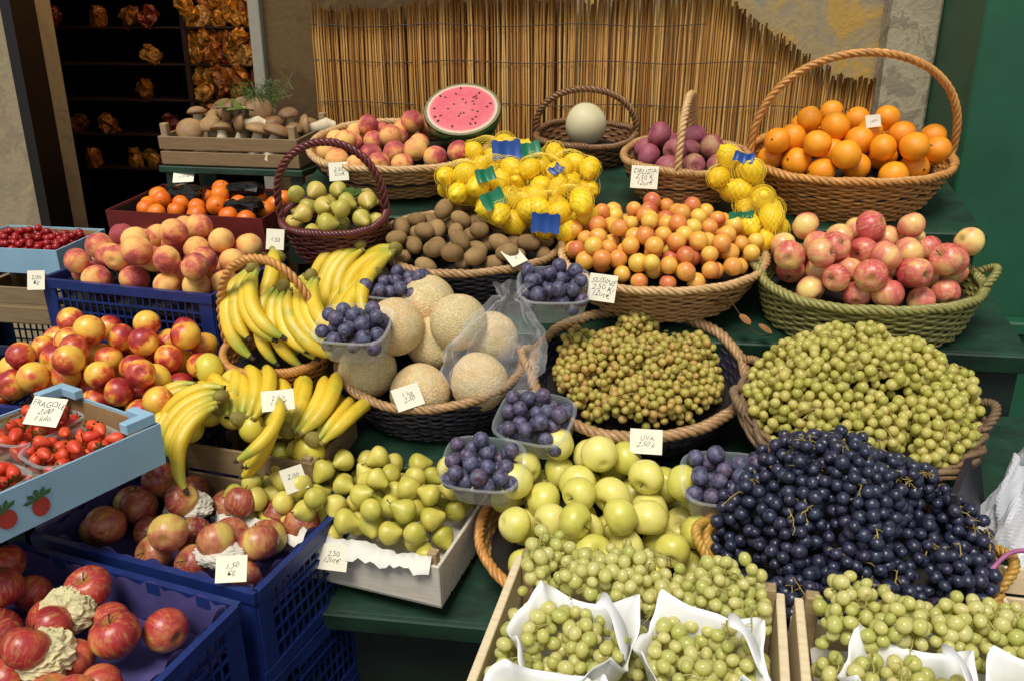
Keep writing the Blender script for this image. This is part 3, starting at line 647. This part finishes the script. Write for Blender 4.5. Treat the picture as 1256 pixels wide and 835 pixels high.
# P
MP=frame(.685,1.54,1.04,-8,17); basket(MP,.225,.185,.11,W_twig,W_twig,'rustic twig basket piled with green grapes',stakes=30,rows=6,twig=True,rimr=.011,handle=('ears',0,0),shade_liner=M_gap_shade,edge=-.03,H=.06)
# V
MV=frame(.17,1.42,.838,-8,13); basket(MV,.235,.185,.12,W_tan,W_honey,'round wicker basket heaped with yellow green apples',stakes=40,shade_liner=M_gap_shade,edge=-.05,H=.08)
heap(MV,('e',.228,.178),'gold',46,-.055,.06)
# W
MW=frame(.575,1.255,.90,-10,24); basket(MW,.235,.195,.13,W_yel,W_yel,'yellow wicker basket overflowing with black grapes',stakes=40,rows=9,shade_liner=M_gap_shade,edge=-.03,H=.08,handle=('ears',0,0),rimr=.010)
# G
MG=frame(-.86,2.42,1.292,-14,6); carton(MG,.48,.27,.1,'dark red carton of tangerines and black packets',M_dcard,plain('dark_card','#2a1c18',.8))
heap(MG,('r',.22,.12),'tang',28,-.05,.01)
M_wrap=plain('glossy_black_wrap','#16120f',.15,.3)
for p in ((-.09,.03,.01),(.08,.06,.015),(.14,-.05,.005)):
    V,F=sphere(12,8); add('date_packet',mesh('date_packet',np.sign(V)*np.abs(V)**.6*[.055,.03,.02]+rng.normal(0,.0025,V.shape),F,M_wrap),MG@T(*p)@RZ(random.uniform(-40,40)),None,'glossy black packet lying between tangerines','packet','black packets in a carton')
def pcrate(M,me,lab,group=None,H=.17): return add('plastic_crate',me,M,None,lab,'crate',group)
pcA=plastic_mesh(.5,.33,.17,M_blue); pcB=plastic_mesh(.5,.32,.195,M_blue); pcC=plastic_mesh(.5,.33,.17,M_navy)
def crate_gap_shade(M,hx_,hy,z,lab):
    e=add('crate_gap_shade',None,M,None,lab,'lining'); sheet(e,Matrix(),hx_,hy,z,0,M_gap_shade,'gap_shade_sheet',.001)  # added flat sheet whose dark colour stands in for shade below the fruit
ML=frame(-.89,2.14,1.172,-17,2); oL=pcrate(ML,pcA,'blue lattice plastic crate full of peaches'); crate_gap_shade(ML,.24,.155,-.065,'dark sheet coloured as shade under peaches in a crate')
heap(ML,('r',.235,.155),'peach',44,-.06,.03)
MQ=frame(-.90,1.79,1.002,-15,3); oQ=pcrate(MQ,pcA,'blue lattice plastic crate full of nectarines'); crate_gap_shade(MQ,.24,.155,-.065,'dark sheet coloured as shade under nectarines in a crate')
heap(MQ,('r',.238,.158),'nect',56,-.06,.04)
MX=frame(-.605,1.435,.872,-21,2)
for k in range(4): 
    o=pcrate(MX if k==0 else T(-.605,1.435,.868-.197*k)@RZ(-21),pcB,'blue lattice plastic crate in a stack of apples','stacked blue plastic crates')
MZ=frame(-.735,1.105,.866,-21,2)
for k in range(4): pcrate(MZ if k==0 else T(-.735,1.105,.862-.197*k)@RZ(-21),pcB,'blue lattice plastic crate holding red apples','stacked blue plastic crates')
def tray(M,lab):
    e=add('paper_tray',None,M,None,lab,'paper'); sheet(e,T(0,0,0),.235,.145,-.075,.0,M_purple,'tray_sheet',.002)
    for ax,(hl,hw) in enumerate(((.236,.148),(.148,.236))):
        for sg in (-1,1):
            mb=MB()
            n=60; u=np.linspace(-hl,hl,n); top=-.008+.012*np.abs(np.sin(u*60)); V=[]
            for a,t_ in zip(u,top):
                for z in (-.08,t_): V.append([a,sg*(hw-.004*math.sin(a*60)),z] if ax==0 else [sg*(hw-.004*math.sin(a*60)),a,z])
            mb.add(V,[(2*i,2*i+2,2*i+3,2*i+1) for i in range(n-1)])
            add('tray_edge',mb.mesh('tray_edge',M_purple),None,e)
tray(MX,'purple paper tray lining a blue crate'); tray(MZ,'purple paper tray lining a lower blue crate')
heap(MX,('r',.23,.14),'gala',23,-.072,.008); heap(MZ,('r',.215,.13),'red',22,-.078,.015)
def crumple(M,s,lab,mt=M_paper,seed=0):
    V,F=sphere(40,28); l=np.random.default_rng(seed).normal(size=(9,3))*5
    q=V*(1+.07*sum(np.abs(np.sin(V@a*(1+.15*i)+i)) for i,a in enumerate(l))[:,None]-.35); add('crumpled_paper',mesh('crumpled_paper',q*s,F,mt,False),M,None,lab,'paper','crumpled wrapping papers')
M_cr=plain('wrapping_paper','#d8d2c0',.8,.15,14,.3); M_ycr=plain('yellowish_wrapping_paper','#ddd2a0',.8,.15,14,.3)
crumple(MX@T(-.04,.02,-.002),(.045,.038,.024),'crumpled white paper tucked among apples',M_cr,1); crumple(MX@T(.12,-.08,-.004),(.05,.036,.022),'crumpled white paper tucked among apples',M_cr,2)
crumple(MZ@T(.0,.05,.0),(.042,.038,.034),'crumpled yellowish tissue wrapped around an apple',M_ycr,3); crumple(MZ@T(.05,-.04,.0),(.042,.04,.034),'crumpled yellowish tissue wrapped around an apple',M_ycr,4)
for px_,py_ in ((-.605,1.435),(-.735,1.105)):
    mb=MB()
    for k in range(6): mb.box(-.25+k*.1,0,.072,.08,.32,.018)
    for y in (-.13,0,.13): mb.box(0,y,.0315,.58,.05,.063)
    add('pallet',mb.mesh('pallet',M_woodo),T(px_,py_,0)@RZ(-21),None,'low wooden pallet under a crate stack','pallet')
# R strawberry carton
MR=frame(-.862,1.322,1.075,59,0); cart=carton(MR,.385,.285,.08,'pale blue strawberry carton with raised corners',M_card,M_kraft,1)
M_rp=plain('red_print','#b03c30',.5,.2,60); M_gp=plain('green_print','#3c6a34',.5,.2,60)
def strawprint(x):
    mb=MB(); n=20; P=[[0,0,0]]
    for i in range(n):
        a=i*2*math.pi/n; r=.017*(1-.25*math.sin(a)); P.append([r*math.cos(a)*.85,0,r*math.sin(a)])
    mb.add(P,[(0,1+i,1+(i+1)%n) for i in range(n)],0)
    for k in range(5):
        a=math.pi/2+(k-2)*.6; mb.add([[0,-.0005,.010],[.02*math.cos(a-.25),-.0005,.008+.016*math.sin(a-.25)],[.027*math.cos(a),-.0005,.008+.022*math.sin(a)],[.02*math.cos(a+.25),-.0005,.008+.016*math.sin(a+.25)]],[(0,1,2,3)],1)
    return mb.mesh('printed_strawberry',[M_rp,M_gp])
for x in (-.10,-.045): add('printed_strawberry',strawprint(x),T(x,-.144,.038 if x<-.06 else .034)@RY(20*x*10),cart)
def punnet_mesh(L,W,H,wave=False):
    n=32; V=[]; levels=[(0,.80),(.02,.84),(.3,.87),(.35,.89),(.65,.92),(.7,.94),(1,.98),(1,1.05),(.97,1.07)]
    for z,k in levels:
        for i in range(n):
            a=i*2*math.pi/n; c,s=math.cos(a),math.sin(a); q=.55; rib=1+.012*(1 if i%2 else -1)*(0<z<.9)
            V.append([np.sign(c)*abs(c)**q*L/2*k*rib,np.sign(s)*abs(s)**q*W/2*k*rib,-H+H*z])
    F=[tuple(range(n))]
    for j in range(len(levels)-1):
        for i in range(n): F.append((j*n+i,j*n+(i+1)%n,(j+1)*n+(i+1)%n,(j+1)*n+i))
    return V,F
V,F=punnet_mesh(.15,.12,.065); pun=mesh('punnet',V,F,M_clear,True)
def punnet(M,lab,fill='plumb',n=24,H=.02,edge=-.055):
    add('punnet',pun,M,None,lab,'punnet','clear plastic punnets')
    heap(M,('r',.07,.056),fill,n,edge,H,noise_=.3)
for x,y,yw in ((-.1,-.06,5),(.07,-.065,-6),(-.09,.07,3),(.08,.07,8)):
    punnet(MR@T(x,y,-.010)@RZ(yw),'clear punnet of strawberries inside a carton','straw',34,.005,-.048)
for x,y,z,yw,ti in ((.043,1.525,1.035,-25,30),(-.055,1.43,.985,-12,26),(.382,1.355,.995,-6,22),(-.322,1.64,1.19,-10,22),(.09,1.73,1.245,0,22),(-.262,1.86,1.205,-15,12)):
    punnet(frame(x,y,z,yw,ti),'clear plastic punnet of blue plums between baskets','plumb',30,.01)
# T pears
MT=frame(-.325,1.515,.852,-20,4)
wood_crate(MT,.50,.25,.105,'white painted wooden crate full of small pears',M_woodw,M_woodw,1,.018,.012)
e=add('lining_paper',None,MT,None,'crumpled white paper lining the pear crate','paper'); sheet(e,T(0,0,0),.235,.115,-.04,.0,M_paper,'paper_sheet',.004)
for sg in (-1,1):
    mb=MB()
    n=50; u=np.linspace(-.235,.235,n); V=[]
    for k,a in enumerate(u): V+=[[a,sg*.112,-.04],[a,sg*(.118+.01*random.random()),.002+.008*abs(math.sin(a*25+sg))+.005*random.random()],[a,sg*(.136+.01*random.random()),-.010-.014*random.random()]]
    mb.add(V,[(3*i+j,3*i+3+j,3*i+4+j,3*i+1+j) for i in range(n-1) for j in (0,1)])
    add('paper_edge',mb.mesh('paper_edge',M_paper,True),None,e)
heap(MT,('r',.24,.122),'pear',92,-.04,.02)
# ---------------------------------------------------------------- bananas
def banana_mesh(k):
    mb=MB(); n=22; t=np.linspace(0,1,n); ang=(t**1.1)*R(84+9*k); Rr=.132
    P=np.c_[.004*np.sin(t*5+k),Rr*np.sin(ang),-Rr*(1-np.cos(ang))]
    prof=np.interp(t,[0,.07,.13,.22,.45,.75,.88,.95,.98,1],[.40,.36,.55,.86,1,.95,.68,.38,.26,.24])*.0165
    mb.tube(P,prof,15,five=.055)
    for f in range(len(mb.I)):
        ring=f//15
        if ring>=n-2: mb.I[f]=1
        if ring<1: mb.I[f]=2
    return mb.mesh('banana',[M_['banana'],M_['tip'],M_['gstem']],True)
BM=[banana_mesh(k) for k in range(3)]
cv,cf=sphere(10,7); crown=mesh('crown',cv*[.022,.017,.014],cf,M_['gstem'],True)
def bunch(M,n,fan=9,lab='bunch of ripe yellow bananas',sp=.019,stag=.024,fz=9,sc=1):
    e=add('banana_bunch',None,M,None,lab,'bananas','banana bunches'); add('crown',crown,None,e)
    for i in range(n):
        q=i-(n-1)/2
        add('banana',random.choice(BM),T(q*sp*.45,random.uniform(-.004,.004),q*stag*.45)@RZ(-q*fan*.6+random.uniform(-2,2))@RX(q*fz+random.uniform(-3,3))@RY(random.uniform(-8,8))@Matrix.Scale(sc*random.uniform(.9,1.04),4),e)
bl='bunch of yellow bananas standing in a handled basket'; b2='bunch of yellow bananas lying beside the pears'
def bb(x,y,z,yaw,pitch,roll,n,fan=9,lab=bl,sc=1): bunch(T(x,y,z)@RZ(yaw)@RX(pitch)@RY(roll),n,fan,lab,sc=sc)
bb(-.575,1.84,1.25,140,-35,62,4); bb(-.445,1.83,1.235,140,-35,60,5); bb(-.50,1.80,1.22,150,-40,50,4); bb(-.55,1.95,1.25,200,-15,-20,4)
bb(-.27,1.94,1.27,95,-15,50,5); bb(-.31,1.88,1.23,100,-20,50,4); bb(-.36,1.98,1.27,110,-15,30,4)
# fanned hands below the basket
bb(-.455,1.56,.99,-30,40,55,6,10,b2,1.05); bb(-.40,1.55,.975,-48,34,60,4,10,b2,.95); bb(-.55,1.57,1.01,-8,42,50,5,10,b2,.95); bb(-.60,1.60,1.02,10,34,30,4,10,b2,.9)
bb(-.465,1.56,1.045,195,-22,-50,4,10,b2,.82); bb(-.585,1.58,1.055,98,-4,35,5,10,b2,.85); bb(-.66,1.65,1.04,104,-2,35,4,10,b2,.85)
wood_crate(frame(-.53,1.655,.95,-18,4),.34,.19,.14,'small old wooden crate under the banana bunches',M_woodo)
for p in ((-.655,1.72,1.06),(-.63,1.63,1.0),(-.545,1.69,1.01),(-.45,1.67,.99),(-.38,1.67,.97),(-.60,1.71,1.03),(-.68,1.65,1.0),(-.415,1.56,.94),(-.43,1.61,.97),(-.48,1.61,.985),(-.72,1.70,1.0),(-.575,1.61,1.0),(-.53,1.58,.985),(-.66,1.59,.98)): place(KM['loose'],Matrix(),p)
# ---------------------------------------------------------------- grapes
SV,SF=sphere(12,8); SF_=[list(f) for f in SF]
def grapes(M,foot,n,r,nb,mt,lab,edge,H,lump=.015,stems=6,tall=1.08,peak=(0,0),group=None,stemcol=None,extra=None,cap=None):
    cx,cy=foot_sample(foot,400)
    idx=[int(np.argmin(cx**2+cy**2))]
    for k in range(nb-1):
        d=np.min((cx[:,None]-cx[idx][None])**2+(cy[:,None]-cy[idx][None])**2,axis=1); idx.append(int(np.argmax(d*rng.uniform(.5,1,len(d)))))
    bx,by=cx[idx],cy[idx]; ang=rng.normal(1.35,.5,nb); lh=rng.uniform(.7,1.3,nb)
    def met(x,y):
        dx=x[:,None]-bx[None]; dy=y[:,None]-by[None]; u=dx*np.cos(ang)+dy*np.sin(ang); v=-dx*np.sin(ang)+dy*np.cos(ang); return (u/1.55)**2+(v/(.66+.25*np.clip(u/.06,-1,1)))**2
    sc=(foot[1]*foot[2]/nb)*1.1
    def fl(x,y):
        mm=met(x,y); k=mm.argmin(1)
        f=edge+H*dome(foot,x-peak[0],y-peak[1],r)+lump*lh[k]*(np.clip(1-mm.min(1)/sc/1.5,0,1)**.5-.4)
        if extra is not None: f=f+extra(x,y)
        return f
    C=pack(n,r,foot,fl,50,.91,.6,cap); own=met(C[:,0],C[:,1]).argmin(1)
    for k in range(nb):
        Q=C[own==k]
        if len(Q)<4: continue
        c0=Q.mean(0); mb=[]; F=[]; nv=len(SV)
        for i,p in enumerate(Q):
            ro=np.array(Euler(rng.random(3)*6.28).to_matrix()); s=r*rng.uniform(.74,1.1)
            mb.append((SV*[s,s,s*tall])@ro.T+(p-c0)); F+= [[a+i*nv for a in f] for f in SF_]
        e=add('grape_bunch',None,M@T(*c0),None,lab,'grapes',group)
        add('berries',mesh('berries',np.concatenate(mb),F,mt,True),None,e)
        sb=MB(); top=Q[np.argsort(-Q[:,2])][:max(4,int(len(Q)*.6))]
        for s in range(stems):
            a,b_=top[rng.integers(len(top))],top[rng.integers(len(top))]; d=b_-a; L0=np.linalg.norm(d)
            if L0>.045: b_=a+d/L0*.045
            if L0<.01: continue
            t=np.linspace(0,1,7)[:,None]; P=a*(1-t)+b_*t-c0+[0,0,r*.75]; P[:,2]+=np.sin(t[:,0]*math.pi)*.004; P+=rng.normal(0,.001,P.shape)
            sb.tube(P,np.linspace(.0015,.0008,7),4)
            for q in (1,2,3,4,5):
                dd=rng.normal(size=3)*[1,1,.3]; dd/=np.linalg.norm(dd); sb.tube([P[q],P[q]+dd*.005,P[q]+dd*.010-[0,0,.003]],.0007,4)
        if sb.n: add('stem',sb.mesh('stem',stemcol or M_['gstem'],True),None,e)
M_sstem=plain('straw_stem','#b09a4c',.7,.3,60); M_pstem=plain('pale_stem','#b4ac58',.7,.3,60)
grapes(MO,('e',.178,.155),1150,.0086,9,M_['ugrape'],'bunch of small amber green grapes in a navy basket',-.045,.04,.045,9,1.12,group='amber grapes in a basket',cap=.05,stemcol=M_sstem)
grapes(MP,('e',.218,.18),1250,.0103,11,M_['ggrape'],'bunch of plump green grapes in a twig basket',-.03,.10,.045,7,1.08,group='green grapes in a basket',cap=.055,stemcol=M_sstem,peak=(0,.02))
grapes(MW,('e',.225,.200),1000,.0115,11,M_['bgrape'],'bunch of dusty black grapes spilling from a basket',-.03,.08,.05,6,1.08,group='black grapes in a basket',peak=(-.02,.04),stemcol=M_sstem,extra=lambda x,y:.08*np.exp(-((x+.03)/.09)**2-((y-.10)/.09)**2),cap=.05)
# front crates
for x,y,yw in ((.165,.96,-14),(.585,.85,-14)):
    MY=frame(x,y,.945,yw,3)
    wood_crate(MY,.42,.40,.13,'pale wooden crate of green grapes in white punnets',M_woodp,M_woodp,1,.02,.006,t=.013,low=.62)
    e=add('lining_paper',None,MY,None,'white paper sheet under grapes in a crate','paper'); sheet(e,Matrix(),.18,.17,-.08,0,M_paper,'paper_sheet',.002)
    tubs=((-.08,.0),(.095,.01),(-.09,-.15),(.09,-.15))
    def ext(x_,y_):
        f=np.where(y_>.08,.035,-.01)
        for tx,ty in tubs:
            q=((x_-tx)/.08)**4+((y_-ty)/.07)**4; f=f+np.where(q<.45,.012,0)+np.where((q>.45)&(q<1.6),-.03,0)
        return f
    grapes(MY,('r',.18,.175),900,.0105,11,M_['fgrape'],'bunch of pale green grapes in a wooden crate',-.045,.005,.028,4,1.14,group='pale grapes in wooden crates',extra=ext,cap=.045,stemcol=M_pstem)
    for i,(px_,py_) in enumerate(tubs):
        tub=add('white_tub',None,MY@T(px_,py_,-.115)@RZ(random.uniform(-14,14))@RX(random.uniform(-5,8)),None,'white thin plastic tub with folded pointed flaps','tub','white plastic tubs of grapes')
        n=96; V=[]; lv=[(0,.66),(.3,.8),(.6,.9),(.85,.97),(.95,1.02),(1.05,1.08),(1.12,1.16)]
        ph0=random.uniform(0,6.28)
        for li,(z,k) in enumerate(lv):
            for j in range(n):
                a=j*2*math.pi/n; c,s=math.cos(a),math.sin(a); q=.62
                tri=abs(((a*2/math.pi+.5+.2*math.sin(i))%1)*2-1)        # pointed flaps, four round the rim
                zz=.118*z+((.042*tri**1.5-.006)+.008*math.sin(3*a+ph0))*max(0,z-.5)*1.6
                kk=k*(1+.05*math.sin(5*a+ph0)*z*z+.02*math.sin(11*a+ph0)*z)
                if li>=5: kk*=1+.10*(tri-.4)*math.cos(a+ph0)
                V.append([np.sign(c)*abs(c)**q*.074*kk,np.sign(s)*abs(s)**q*.066*kk,zz])
        F=[tuple(range(n))]+[(j*n+i2,j*n+(i2+1)%n,(j+1)*n+(i2+1)%n,(j+1)*n+i2) for j in range(len(lv)-1) for i2 in range(n)]
        o=add('tub_body',mesh('tub_body',V,F,M_wplast,True),None,tub); so=o.modifiers.new('s','SOLIDIFY'); so.thickness=.0009
        if i<2:
            t=np.linspace(0,1,18); h=random.uniform(.05,.08); sg=random.choice((-1,1)); V=[]
            for q in t:
                zc=.120+h*math.sin(q*math.pi*.6); xx=sg*(.078-.05*q); 
                for wv in (-.013,0,.013): V.append([xx,wv*(1+.3*math.sin(q*9))+.025*q,zc+.3*wv*math.sin(q*5)+abs(wv)*.3])
            o=add('strap_handle',mesh('strap_handle',V,[(3*k+j,3*k+1+j,3*k+4+j,3*k+3+j) for k in range(17) for j in (0,1)],M_wplast,True),None,tub); so=o.modifiers.new('s','SOLIDIFY'); so.thickness=.0009
tb=add('front_table',None,T(.39,.90,0)@RZ(-14),None,'dark green low table carrying the grape crates','table')
mb=MB(); mb.box(0,0,.795,.95,.44,.02); add('table_top',mb.mesh('table_top',M_greend),None,tb)
for k in ((-1,-1),(1,-1),(-1,1),(1,1)): mb=MB(); mb.box(k[0]*.44,k[1]*.19,.392,.04,.04,.784); add('leg',mb.mesh('leg',M_greend),None,tb)
# ---------------------------------------------------------------- lemon nets
M_net=plain('yellow_net','#f4d440',.4,.1)
def lemonbag(p,foot,n,lab,tagm,tm):
    Mb=T(*p)@RZ(-8)@RX(20); K=KM['lemon']; C=pack(n,.0265,foot,lambda x,y:0*x,60,.95)
    for c in C: place(K,Mb,c)
    c0=C.mean(0); Q=C-c0; RR=.0315; cols,rows_=34,24; V=[];F=[]
    for j in range(rows_+1):
        th=.12+(math.pi-.24)*j/rows_
        for i in range(cols):
            a=(i+(j%2)*.5)*2*math.pi/cols; d=np.array([math.sin(th)*math.cos(a),math.sin(th)*math.sin(a),math.cos(th)])
            b_=Q@d; disc=b_**2-((Q**2).sum(1)-RR**2); ex=np.where(disc>0,b_+np.sqrt(np.maximum(disc,0)),0).max(); rad=max(ex,.80*(b_+RR).max()); V.append(d*rad)
    for j in range(rows_-1):
        for i in range(cols):
            if j%2==0: F.append((j*cols+i,(j+1)*cols+(i-1)%cols,(j+2)*cols+i,(j+1)*cols+i))
            else: F.append((j*cols+i,(j+1)*cols+i,(j+2)*cols+i,(j+1)*cols+(i+1)%cols))
    e=add('net_bag',None,Mb@T(*c0),None,lab,'net bag','yellow net bags of lemons')
    o=add('net',mesh('net',V,F,M_net),None,e); w=o.modifiers.new('w','WIREFRAME'); w.thickness=.0009; w.use_replace=True; w.use_boundary=True
    for tp,rot,sz in tagm:
        n2=8; VV=[]
        for k in range(n2+1):
            for s in (-1,0,1): VV.append([(k/n2-.5)*sz[0]*.8,s*sz[1]*.4*(1+.12*math.sin(k*2)),.006*math.sin(k*1.1)+.004*s*s])
        add('bag_label',mesh('bag_label',VV,[(3*k+j,3*k+1+j,3*k+4+j,3*k+3+j) for k in range(n2) for j in (0,1)],tm,True),T(*tp)@rot,e)
ll='yellow net bag of lemons with a paper label'
lemonbag((-.08,2.17,1.34),('e',.09,.06),14,ll,[((.03,-.06,.055),RZ(30)@RX(45),(.06,.04))],M_greenlab)
lemonbag((.10,2.20,1.35),('e',.10,.07),19,ll,[((-.11,.0,.07),RZ(10)@RX(50),(.09,.06)),((.02,-.07,.055),RZ(60)@RX(20),(.05,.03))],M_bluelab)
lemonbag((.11,2.06,1.29),('e',.085,.055),14,ll,[((-.02,-.085,.015),RZ(-5)@RX(60),(.085,.055))],M_bluelab)
lemonbag((-.035,2.27,1.39),('e',.08,.05),9,ll,[((.08,-.05,.05),RZ(20)@RX(40),(.08,.05))],M_greenlab)
lemonbag((.0,2.06,1.30),('e',.055,.055),8,ll,[((-.04,-.04,.05),RZ(50)@RX(45),(.08,.05))],M_greenlab)
lemonbag((.585,2.0,1.285),('e',.05,.055),9,ll,[((-.05,-.05,.025),RZ(10)@RX(55),(.07,.045))],M_greenlab)
lemonbag((.545,2.08,1.36),('e',.05,.05),9,ll,[((-.0,-.03,.07),RZ(-20)@RX(40),(.06,.03))],M_bluelab)
# ---------------------------------------------------------------- left boxes
MBx=frame(-1.375,2.40,1.19,-10,3); carton(MBx,.32,.22,.07,'pale blue carton of dark red berries',M_card,M_kraft)
Cb=pack(220,.011,('r',.13,.08),lambda x,y:-.05+0*x,30,.95,.5); VV=[];FF=[]
for i,p in enumerate(Cb): VV.append(SV*.011+p); FF+=[[a+i*len(SV) for a in f] for f in SF_]
o=add('red_berries',mesh('red_berries',np.concatenate(VV),FF,M_['berry'],True),MBx,None,'dark red berries heaped loose in a pale carton','berries',None,'stuff')
wood_crate(frame(-1.35,2.34,1.11,-10,2),.38,.28,.11,'old wooden crate under a berry carton',M_woodo)
for k in range(5): pcrate(T(-1.30,2.20,.995-.172*k)@RZ(-10),pcC,'navy plastic crate in a tall stack','stacked navy plastic crates')
# ---------------------------------------------------------------- bag and bits
def sheetobj(name,fn,nu,nv_,mt,lab,cat,sm=False):
    V=[fn(i/nu,j/nv_) for j in range(nv_+1) for i in range(nu+1)]; F=[(j*(nu+1)+i,j*(nu+1)+i+1,(j+1)*(nu+1)+i+1,(j+1)*(nu+1)+i) for j in range(nv_) for i in range(nu)]
    c=np.mean(V,0); return add(name,mesh(name,np.array(V)-c,F,mt,sm),T(*c),None,lab,cat)
P0=np.array([.0,1.69,1.255]); P1=np.array([-.055,1.66,1.03])
def bagf(u,v):
    a=u*2*math.pi; r=.012+.080*(1/(1+math.exp(-(v-.30)*9)))*math.sqrt(max(0,1-max(0,(v-.7)/.32)**2)); w=max(0,1-v)
    if v<.12: r=.012+(.12-v)*.16
    r*=1+(.05+.20*w)*math.sin(7*a+6*v)*.6+(.04+.1*w)*math.sin(15*a-7*v)*.5+.04*math.sin(24*v+4*a)+.02*math.sin(50*v-9*a)
    c=P0*(1-v)+P1*v; return list(c+np.array([r*math.cos(a)*1.15,r*math.sin(a)*.95,.006*math.sin(5*a)]))
sheetobj('plastic_bag',bagf,90,60,M_bag,'crumpled clear plastic bag wrapped over cantaloupes','bag',True)
def bag2(u,v):
    a=u*2*math.pi; r=.085*(1-.5*v)*(1+.12*math.sin(5*a+6*v)+.08*math.sin(9*a-4*v)+.04*math.sin(17*a+15*v)); return [.945+r*math.cos(a),1.36+r*math.sin(a)*.8,.86+.17*v+.01*math.sin(7*a)]
sheetobj('white_bag',bag2,60,24,plain('white_bag_plastic','#d8dade',.4,.1,12,.3),'crumpled white plastic bag beside the black grapes','bag')
mb=MB(); mb.box(0,0,0,.012,.24,.34); mb.box(-.008,0,0,.004,.20,.30,1); o=add('leaning_board',mb.mesh('leaning_board',[plain('dark_board','#2a2430',.5),plain('brown_board','#5a4630',.7)]),T(.845,1.34,.85)@RZ(-35)@RY(-14),None,'dark framed board leaning beside the grape basket','board'); bevel(o,.002)
wood_crate(frame(.915,1.14,.885,-12,0),.24,.20,.12,'small pale wooden crate at the stall end',M_woodp)
mb=MB(); t=np.linspace(0,1,40); mb.tube(np.c_[.78+.2*t,1.18-.08*t+.02*np.sin(t*9),.925+.04*np.sin(t*5)],.004,6); add('pink_cord',mb.mesh('pink_cord',plain('pink_cord','#c070a0',.5),True),None,None,'loose pink cord hanging over the crates','cord')
sidet=add('side_table',None,T(1.02,1.25,0)@RZ(-12),None,'dark green side table beside the stall','table')
mb=MB(); mb.box(0,0,.735,.36,.38,.02); add('table_top',mb.mesh('table_top',M_greend),None,sidet)
for k in ((-1,-1),(1,-1),(-1,1),(1,1)): mb=MB(); mb.box(k[0]*.14,k[1]*.15,.362,.03,.03,.724); add('leg',mb.mesh('leg',M_greend),None,sidet)
M_dry=plain('dry_leaf','#a06c38',.7,.3,40); M_orl=plain('orange_leaf','#d0601c',.6,.3,40)
mb=MB(); leafmesh(mb,[0,0,0],.3,.045,.012,.1); add('dry_leaf',mb.mesh('dry_leaf',M_orl,True),T(.41,1.86,1.135),None,'small orange dry leaf on the grape basket rim','leaf')
tw=add('dry_twig',None,T(.50,1.78,1.10),None,'thin dry twig with brown leaves above the step','twig')
mb=MB(); t=np.linspace(0,1,12)[:,None]; mb.tube(np.array([-.07,.04,.10])*(1-t)+np.array([.06,-.03,.03])*t+np.c_[0*t,0*t,.02*np.sin(t*6)],.0012,4); add('stalk',mb.mesh('stalk',M_['stem'],True),None,tw)
for px_,a in ((-.05,.6),(.0,-1.2),(.04,-.9)): mb=MB(); leafmesh(mb,[px_,-.02*px_*10,.06-px_*.5],a,.035,.011,-.3); add('leaf',mb.mesh('leaf',M_dry,True),None,tw)
# ---------------------------------------------------------------- tags
tg=lambda M,x,y,z,ti,s,yw=0,**k: tag(M@T(x,y,z)@RZ(yw)@RX(ti),s,**k)
tg(MO,.02,-.232,.022,38,'UVA\n2,50 k'); tg(MJ,-.13,-.175,.0,50,'SUSINE\n2,50 Ki\n12ut€',-10,h=.06); tg(MD,-.10,-.125,-.01,60,'DELIZIA\n2,50 K\n12ut€',-5,h=.055,w=.066)
tg(MBk,-.11,-.19,-.005,55,'2,50\n2ut€',15,w=.05); tg(ML,-.245,-.18,.0,65,'2,00\nKg',20,w=.042); tg(MG,-.14,.10,.035,35,'2,50 €',20,w=.06,h=.04)
tg(MR,.08,.02,.03,42,'FRAGOLE\n2,00\n1 kilo',-72,w=.07,h=.055); tg(T(-.46,1.54,1.065),0,0,0,50,'2 al k\n1,50 €',15,h=.042); tg(MN,-.01,-.16,.025,40,'1 kg\n2,50',35,w=.058)
tg(MT,.04,-.145,-.02,55,'2,50\n12ut€',8); tg(MX,.20,-.15,.03,50,'1,50\nKg',25,w=.052,h=.044); tg(MH,-.10,-.12,-.01,60,'1,50',0,w=.046); tg(MI,.13,-.13,.03,30,'2,00\nk',50,w=.046); tg(ME,.04,.0,.09,60,'1,50 k',20,w=.04,h=.03)
tg(T(-.42,1.46,.935),0,0,0,55,'2,00\nk',40,w=.046)
# ================================================================ light and camera
w=D.worlds.new('World'); scene.world=w; w.use_nodes=True; nt=w.node_tree; bg=nt.nodes['Background']
sky=nt.nodes.new('ShaderNodeTexSky'); sky.sky_type='NISHITA'; sky.sun_disc=False; sky.sun_elevation=R(60); sky.sun_rotation=R(202)
hs=nt.nodes.new('ShaderNodeHueSaturation'); hs.inputs['Saturation'].default_value=.3; nt.links.new(sky.outputs[0],hs.inputs['Color']); nt.links.new(hs.outputs[0],bg.inputs[0]); bg.inputs[1].default_value=.11
S=D.lights.new('sun','SUN'); S.energy=3.2; S.angle=R(24); S.color=(1,.95,.87); so=D.objects.new('sun',S); COL.objects.link(so)
d=Vector((-.18,-.45,.9)); so.rotation_euler=d.to_track_quat('Z','Y').to_euler()
cam=D.cameras.new('camera'); cam.lens=36*1050/1256; cam.sensor_width=36; cam.clip_start=.05; cam.clip_end=200; co=D.objects.new('camera',cam); COL.objects.link(co)
co.location=(0,0,1.75); co.rotation_euler=(R(70),0,0); scene.camera=co
scene.view_settings.view_transform='Standard'; scene.view_settings.look='None'; scene.view_settings.exposure=0
